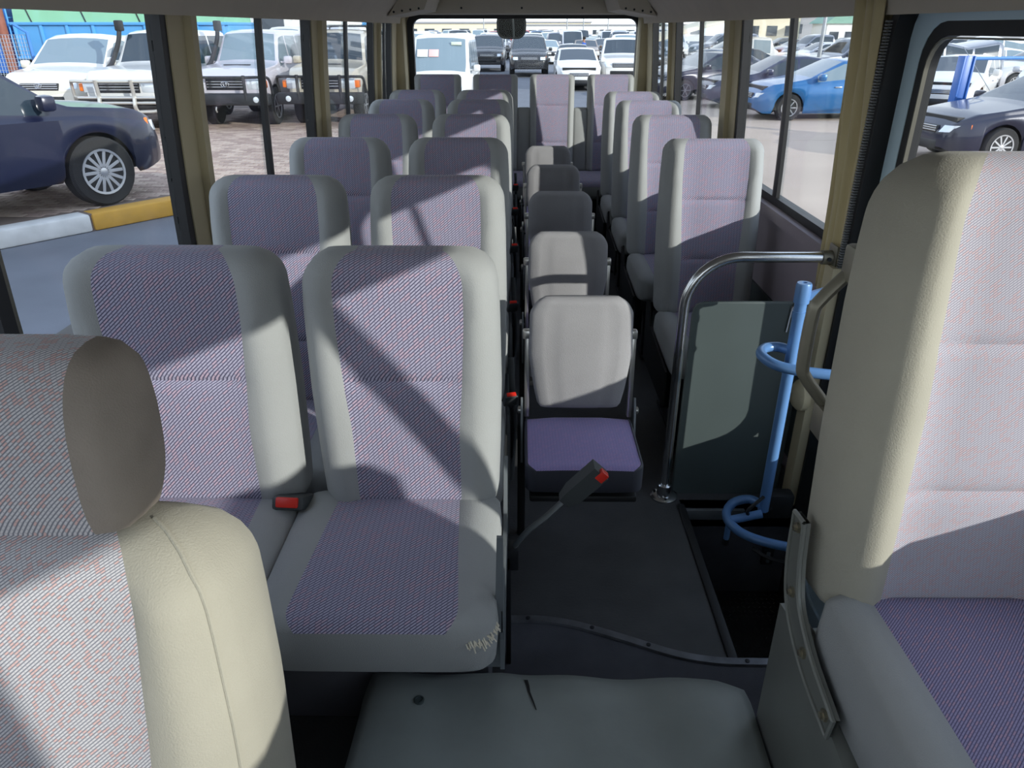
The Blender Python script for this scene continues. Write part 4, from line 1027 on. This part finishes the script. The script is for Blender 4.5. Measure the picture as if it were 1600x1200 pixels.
car('round', 'black suv parked in the second row beside the chrome grille one', 'car', -1.75, 46.5, -90, 'car_black')
car('sedan', 'dark grey sedan in the gap behind the small hatchback', 'car', 2.75, 41.0, -92, 'car_black')
# right
def handle_wheel(t, S): pass
car('hatch', 'bright blue hatchback parked side-on with seven-spoke silver wheels', 'car', 8.35, 21.3, 184, 'car_blue', 'car_glass_light', spokes=7)
car('sedan', 'dark slate sedan parked just beyond the blue hatchback', 'car', 8.0, 24.4, 184, 'car_darkblue', extras=sticker(.1, -.8, 1.2, .2, .2, ang=0))
car('sedan', 'navy sedan with bright headlights nosing out beyond the pillar', 'car', 6.6, 27.6, 200, 'car_navy')
car('sedan', 'grey sedan nosing out in front of the tan canvas', 'car', 7.6, 31.6, 203, 'car_grey')
car('sedan', 'dark navy sedan with orange side lamp outside the entrance door', 'car', 9.75, 14.35, 186, 'car_navy', 'car_glass', spokes=10)
car('hatch', 'white hatchback behind the blue post and wire fence', 'car', 13.2, 23.8, 232, 'car_white', 'car_glass')
car('hatch', 'silver hatchback second behind the wire fence', 'car', 16.6, 24.6, 232, 'car_silver', 'car_glass_light')

# packed rows of small parked cars
for q in range(9): FOOT += [(-18+q, 25.6), (-19+q, 27.6)]
FOOT += [(11.6, 31.0), (20, 26), (5.7, 36.5), (13.7, 36.5), (5.7, 40.5), (13.7, 40.5), (3.75, 46.5)]
random.seed(21)
LUMPS = {}
kinds = ['sedan', 'sedan', 'hatch', 'round', 'round', 'van', 'pickup', 'boxy']
cols = [('car_white', 'white', 6), ('car_silver', 'silver', 3), ('car_black', 'black', 2), ('car_grey', 'grey', 2), ('car_darkblue', 'dark blue', 1), ('car_bronze', 'bronze', 1), ('car_red', 'dark red', .6), ('car_blue', 'blue', .5)]
KN2 = {'sedan': 'sedan', 'hatch': 'hatchback', 'round': 'suv', 'van': 'van', 'pickup': 'pickup truck', 'boxy': 'off-road car'}
def far_car(x, y, head, where, kind=None, col=None):
    kd = kind or random.choice(kinds); c = next(q for q in cols if q[0] == col) if col else random.choices(cols, [q[2] for q in cols])[0]
    cs = circles(kd, x, y, head)
    if not free(cs): return
    FOOT.extend(cs)
    if (kd, c[0]) not in LUMPS: LUMPS[kd, c[0]] = lump(kd, c[0], 'car_glass' if c[0] != 'car_white' else 'car_glass_light')
    o = obj('parked_'+KN2[kd].replace(' ', '_').replace('-', '_'), LUMPS[kd, c[0]], None, (x, y, GY if x < -3.5 and y < 45 else G), (0, 0, R(head)))
    tag(o, '%s %s among the packed parked cars %s' % (c[1], KN2[kd], where), 'car', '%s %ss %s' % (c[1], KN2[kd], where))
# behind the bus: columns facing the bus
for j, y in enumerate((49, 55.5, 62, 68.5, 76, 84, 92, 101, 112)):
    xa, xb = -.17*y, .19*y; x = xa + random.uniform(0, 1.5)
    while x < xb:
        if not (-1.2 < x-.0*y < 1.4 and y < 60) and not (-3.3 < x < -.6 and y < 50): far_car(x, y+random.uniform(-.4, .4), -90+random.uniform(-4, 4), 'far behind the rear window')
        x += random.uniform(2.4, 3.0)
for x, y, kd, c in ((-4.4, 33.5, 'round', 'car_white'), (-3.6, 40, 'sedan', 'car_white'), (5.9, 42.5, 'pickup', 'car_silver'), (5.2, 48.2, 'van', 'car_white'), (7.2, 41.8, 'round', 'car_black'), (-5.5, 46, 'van', 'car_white')):
    far_car(x, y, -90, 'just beyond the nearest ones', kd, c)
# right side rows, seen through the side and door windows
for j, (y, d) in enumerate(((27.9, 188), (31.2, 186), (34.6, 190), (38.2, 184), (42.5, 188), (47, 185), (53.5, 188), (61, 186), (70, 185))):
    x = .235*y + random.uniform(.8, 2) + (5.5 if j == 0 else 0); xb = .95*y if j < 6 else .7*y
    while x < xb:
        far_car(x, y + random.uniform(-.15, .15), d, 'beyond the door side windows', random.choice(['sedan', 'sedan', 'hatch', 'round', 'round', 'pickup']))
        x += random.uniform(5.3, 5.9)
# left, behind the off-road cars
for x, y, h_, kd, c in ((-12.5, 30, -90, 'boxy', 'car_white'), (-9.8, 33.5, -90, 'round', 'car_white'), (-7.4, 32, -90, 'van', 'car_silver'), (-5.2, 33, -90, 'boxy', 'car_black'), (-16, 29, -90, 'pickup', 'car_white'), (-13.8, 38, -90, 'van', 'car_white'), (-10.9, 39, -90, 'van', 'car_white'), (-8.1, 40, -90, 'round', 'car_silver')):
    far_car(x, y, h_, 'past the row of off-road cars', kd, c)

# ------------------------------------------------------------------ truck, fence, buildings, poles
t = thing('tipper_truck', 'bright blue truck with a green tarpaulin over its load body', 'truck', (-14.3, 26.6, G), R(180))
b = MB(); b.prism([(1.9, .9), (4.3, .9), (4.35, 1.9), (4.1, 3.1), (2.0, 3.15), (1.9, 3.0)], -1.2, 1.2, 'y'); b.build('cab', 'truck_blue', t)
for s in (-1, 1):
    b = MB(); b.prism([(2.5, 2.05), (3.75, 2.05), (3.65, 2.85), (2.55, 2.85)], s*1.2-.012, s*1.2+.012, 'y'); b.build('cab_window', 'window_dark', t)
b = MB(); b.prism([(-1.05, 1.95), (1.05, 1.95), (1.0, 2.85), (-1.0, 2.85)], 4.1, 4.35, 'x'); b.build('windshield', 'window_dark', t)
b = MB(); b.rbox(-5.2, 1.6, -1.25, 1.25, 1.3, 2.35, .03); lb = b.build('load_body', 'truck_lightblue', t)
for i in range(9):
    b = MB(); x = -5.1+i*.82; b.rbox(x, x+.09, -1.31, 1.31, 1.32, 2.33, .01); b.build('body_rib', 'truck_lightblue', lb)
for z in (1.30, 2.28):
    b = MB(); b.rbox(-5.22, 1.62, -1.33, 1.33, z, z+.09, .02); b.build('body_rail', 'truck_lightblue', lb)
b = MB(); b.prism([(-1.28, 2.35), (1.28, 2.35), (1.15, 3.05), (.6, 3.4), (-.6, 3.4), (-1.15, 3.05)], -5.1, 1.5, 'x'); tb = b.build('tarpaulin', 'tarp_green', t)
for i in range(4):
    b = MB(); x = -4.2+i*1.7; b.tube([(x, 1.30, 2.3), (x+.3, 1.16, 3.07), (x+.4, .6, 3.42), (x+.4, -.6, 3.42), (x+.3, -1.16, 3.07), (x, -1.30, 2.3)], .02, 6); b.build('tie_rope', 'trim_black', tb)
b = MB()
for z in (1.3, 1.7, 2.1, 2.5, 2.9): b.tube([(1.72, .75, z), (1.72, 1.2, z)], .02, 6)
for y in (.75, 1.2): b.tube([(1.72, y, 1.1), (1.72, y, 3.1)], .025, 6)
b.build('ladder', 'truck_lightblue', t)
ty, rm, bk = wheel_parts(.5, .3, 6); mt, mr = ty.mesh('tyre', 'tyre'), rm.mesh('rim', 'rim')
for wx in (3.2, -2.6, -4.0):
    for s in (-1, 1): wo_ = obj('tyre', mt, t, (wx, s*1.05, .5), (0, 0, 0 if s < 0 else math.pi)); obj('rim', mr, wo_)
b = MB(); b.rbox(-5.0, 4.0, -.5, .5, .7, 1.3, .02); b.build('chassis', 'trim_black', t)
b = MB(); b.rbox(2.85, 3.15, 1.2, 1.215, 1.35, 1.75, .01, None); b.build('door_sticker', 'paper_white', t)
b = MB(); b.tube([(0, 0, 0), (0, 0, 5)], .13, 10); o = b.build('steel_post', 'steel_red', None, (-14.35, 22.4, GY)); tag(o, 'rusty red steel post in front of the blue truck cab', 'post')
t = thing('wire_fence', 'blue wire mesh fence panel beside the pearl white suv', 'fence', (-14.4, 20.3, GY))
for x in (0, 2.0):
    b = MB(); b.tube([(x, 0, 0), (x, 0, 1.9), (x-.25, -.1, 2.1)], .04, 8); b.build('post', 'fence_blue', t)
b = MB()
for i in range(27): b.tube([(i*.075, 0, .1), (i*.075, 0, 1.85)], .006, 4)
for i in range(20): b.tube([(0, 0, .1+i*.092), (2., 0, .1+i*.092)], .006, 4)
tag(b.build('mesh', 'fence_grey', t), kind='stuff')
t = thing('wire_fence', 'wire fence with blue top rail outside the entrance door', 'fence', (9.3, 16.9, G))
b = MB(); b.tube([(0, 0, 1.62), (9, 2.5, 1.62)], .035, 8); b.build('top_rail', 'fence_blue', t)
for i in range(1, 5):
    b = MB(); b.tube([(i*2., i*.555, 0), (i*2., i*.555, 1.62)], .03, 8); b.build('post', 'fence_grey', t)
for i in range(5):
    b = MB(); a, c_ = (i*2., i*.555), ((i+1)*1.8, (i+1)*.5); b.tube([(a[0], a[1], 1.85), (c_[0], c_[1], .2)], .008, 5); b.build('brace_wire', 'fence_grey', t)
b = MB(); b.rbox(-.10, .10, -.07, .07, 0, 1.7, .015); b.rbox(-.13, -.09, -.10, .10, 0, 1.7, .01); b.rbox(.09, .13, -.10, .10, 0, 1.7, .01)
o = b.build('blue_post', 'truck_blue', None, (9.05, 16.2, G), (0, 0, R(8))); tag(o, 'chipped blue steel post beside the white hatchback', 'post')
def building(name, label, x, y, w_, d_, h_, wallm, roofm, gable=0, rows=1, nwin=6, sign=False):
    t = thing(name, label, 'building', (x, y, G))
    b = MB(); b.box(-w_/2, w_/2, 0, d_, 0, h_); b.build('wall', wallm, t, smooth=0)
    b = MB()
    if gable: b.prism([(-w_/2-.3, h_), (0, h_+gable), (w_/2+.3, h_)], -.3, d_+.3, 'y')
    else: b.box(-w_/2-.2, w_/2+.2, -.2, d_+.2, h_, h_+.25)
    b.build('roof', roofm, t, smooth=0)
    for r in range(rows):
        for i in range(nwin):
            xx = -w_/2+w_*(i+.5)/nwin; zz = h_*(r+.45)/rows
            b = MB(); b.box(xx-w_/nwin*.28, xx+w_/nwin*.28, -.06, .05, zz, zz+h_/rows*.28); b.build('window', 'window_dark', t, smooth=0)
    if sign:
        b = MB(); b.box(-w_/2, w_/2*.2, -.15, -.02, h_*.72, h_*.92); sb = b.build('sign_board', 'paper_white', t, smooth=0)
        b = MB(); b.box(-w_/2, w_/2*.2, -.17, -.15, h_*.72, h_*.79); b.build('sign_band', 'sign_blue', sb, smooth=0)
    return t
building('shed', 'long white shed with a blue banded sign board behind the off-road cars', -24.5, 52, 20, 8, 4.2, 'wall_white', 'roof_grey', 0, 1, 8, True)
building('warehouse', 'pale cream warehouse with a row of dark windows beyond the rear car rows', -12, 135, 26, 10, 2.9, 'wall_cream', 'roof_grey', 0, 1, 9)
building('warehouse', 'low white warehouse beside the cream one on the horizon', 16, 150, 36, 10, 2.6, 'wall_white', 'roof_grey', 0, 1, 12)
building('warehouse', 'cream two-row building at the horizon behind the white pickup', 4, 170, 22, 10, 3.2, 'wall_cream', 'roof_grey', 0, 2, 8)
building('shed', 'cream walled shed with green roof behind the door side rows', 25.5, 82, 5.5, 6, 3.3, 'wall_cream', 'roof_green', 1.0, 1, 3)
building('shed', 'white gabled cabin beside the tall grey shed', 31, 78, 3, 4, 2.6, 'wall_white', 'roof_green', 1.3, 1, 2)
building('warehouse', 'long grey shed stretching behind the white gabled cabin', 56, 96, 52, 12, 3.6, 'roof_grey', 'roof_grey', 0, 1, 12)
for x, y, h_, lab in ((9.5, 120, 9, 'thin grey light pole on the horizon by the tree'), (6.2, 105, 8, 'thin grey light pole behind the packed cars'), (14, 128, 9, 'thin grey light pole next to the dark tree'), (-5, 115, 9, 'thin grey light pole behind the white van'), (11.6, 31.0, 5.2, 'slanting pale lamp post between the parked rows'), (20, 26, 6, 'grey lamp post outside the entrance door')):
    t = thing('light_pole', lab, 'pole', (x, y, G)); b = MB(); b.tube([(0, 0, 0), (0, 0, h_)], [.09, .05], 8); b.build('mast', 'pole_grey', t)
    b = MB(); b.rbox(-.4, .05, -.08, .08, h_-.05, h_+.07, .03); b.build('lamp_head', 'pole_grey', t)
# tan canvas sheet pitched over poles behind the side windows
t = thing('canvas_awning', 'cream canvas awning sloping over the cars beyond the pillar', 'awning', (9.9, 36.5, G))
b = MB(); vs = []; fs = []
for i in range(13):
    for j in range(5):
        u, v = i/12, j/4; vs.append((-4.2+8*u, 4*v, 1.5+1.7*math.sin(u*math.pi/2)+.25*math.sin(v*3.1)-.15*math.sin(u*math.pi)))
for i in range(12):
    for j in range(4): a = i*5+j; fs.append((a, a+1, a+6, a+5))
b.add(vs, fs); o = b.build('canvas', 'wall_cream', t); m = o.modifiers.new('thickness', 'SOLIDIFY'); m.thickness = .02
for x, y, h_ in ((-4.2, 0, 1.5), (3.8, 0, 3.2), (-4.2, 4, 1.5), (3.8, 4, 3.2)):
    b = MB(); b.tube([(x, y, 0), (x, y, h_)], .04, 8); b.build('pole', 'pole_grey', t)
# tree on the horizon
t = thing('tree', 'dark green tree on the horizon at the edge of the rear window', 'tree', (19.5, 118, G))
b = MB(); b.tube([(0, 0, 0), (.1, 0, 1.8), (0, 0, 3.4)], [.22, .16, .08], 8); b.build('trunk', 'bark', t)
b = MB(); random.seed(4)
for i in range(900):
    a, c_ = random.uniform(0, 6.28), random.uniform(-1, 1); rr = 2.0*random.random()**.4; s_ = math.sqrt(1-c_*c_)
    p = Vector((rr*s_*math.cos(a)*1.1, rr*s_*math.sin(a), 3.6+rr*c_*.75)); q = [Vector((random.uniform(-.3, .3), random.uniform(-.3, .3), random.uniform(-.3, .3))) for _ in range(3)]
    b.add([p+v for v in q], [(0, 1, 2)])
tag(b.build('foliage', 'leaf', t, smooth=0), kind='stuff')
# a person walking among the cars
def person(loc, rz):
    t = thing('person', 'person in a blue shirt walking among the parked cars behind the bus', 'person', loc, rz)
    J = {'pel': (0, 0, .95, .13), 'wai': (0, 0, 1.12, .12), 'che': (0, .02, 1.34, .15), 'nec': (0, 0, 1.50, .06), 'hea': (0, .02, 1.62, .09), 'top': (0, .02, 1.72, .07),
         'shl': (-.17, 0, 1.42, .065), 'ell': (-.23, -.06, 1.14, .045), 'wrl': (-.22, .06, .92, .032), 'hal': (-.22, .10, .84, .035), 'shr': (.17, 0, 1.42, .065), 'elr': (.23, -.03, 1.14, .045), 'wrr': (.23, -.12, .92, .032), 'har': (.23, -.14, .84, .035),
         'hil': (-.09, 0, .90, .10), 'knl': (-.10, .14, .50, .065), 'anl': (-.10, .06, .09, .045), 'tol': (-.10, .20, .04, .035), 'hir': (.09, 0, .90, .10), 'knr': (.10, -.02, .50, .065), 'anr': (.10, -.22, .11, .045), 'tor': (.10, -.10, .04, .035)}
    E_ = [('pel', 'wai'), ('wai', 'che'), ('che', 'nec'), ('nec', 'hea'), ('hea', 'top'), ('che', 'shl'), ('shl', 'ell'), ('ell', 'wrl'), ('wrl', 'hal'), ('che', 'shr'), ('shr', 'elr'), ('elr', 'wrr'), ('wrr', 'har'), ('pel', 'hil'), ('hil', 'knl'), ('knl', 'anl'), ('anl', 'tol'), ('pel', 'hir'), ('hir', 'knr'), ('knr', 'anr'), ('anr', 'tor')]
    ks = list(J)
    def skin(name, keep, extra, m_):
        kk = [k_ for k_ in ks if k_ in keep]; ee = [(kk.index(a), kk.index(c_)) for a, c_ in E_ if a in keep and c_ in keep]
        me = bpy.data.meshes.new(name); me.from_pydata([J[k_][:3] for k_ in kk], ee, []); me.materials.append(MATS[m_]); o = obj(name, me, t)
        md = o.modifiers.new('skin', 'SKIN'); 
        for i, k_ in enumerate(kk): me.skin_vertices[0].data[i].radius = (J[k_][3]+extra,)*2; me.skin_vertices[0].data[i].use_root = (i == 0)
        sd = o.modifiers.new('sub', 'SUBSURF'); sd.levels = 1; sd.render_levels = 1; return o
    skin('body', set(ks), 0, 'skin'); skin('shirt', {'wai', 'che', 'shl', 'ell', 'shr', 'elr', 'pel'}, .014, 'shirt_blue'); skin('trousers', {'pel', 'hil', 'knl', 'anl', 'hir', 'knr', 'anr'}, .012, 'trousers')
    b = MB(); b.lathe([(.02, .115), (.07, .10), (.098, .05), (.10, .0), (.085, -.03)], 14); b.build('hair', 'hair', t, (0, -.005, 1.66))
person((3.75, 46.5, G), R(70))
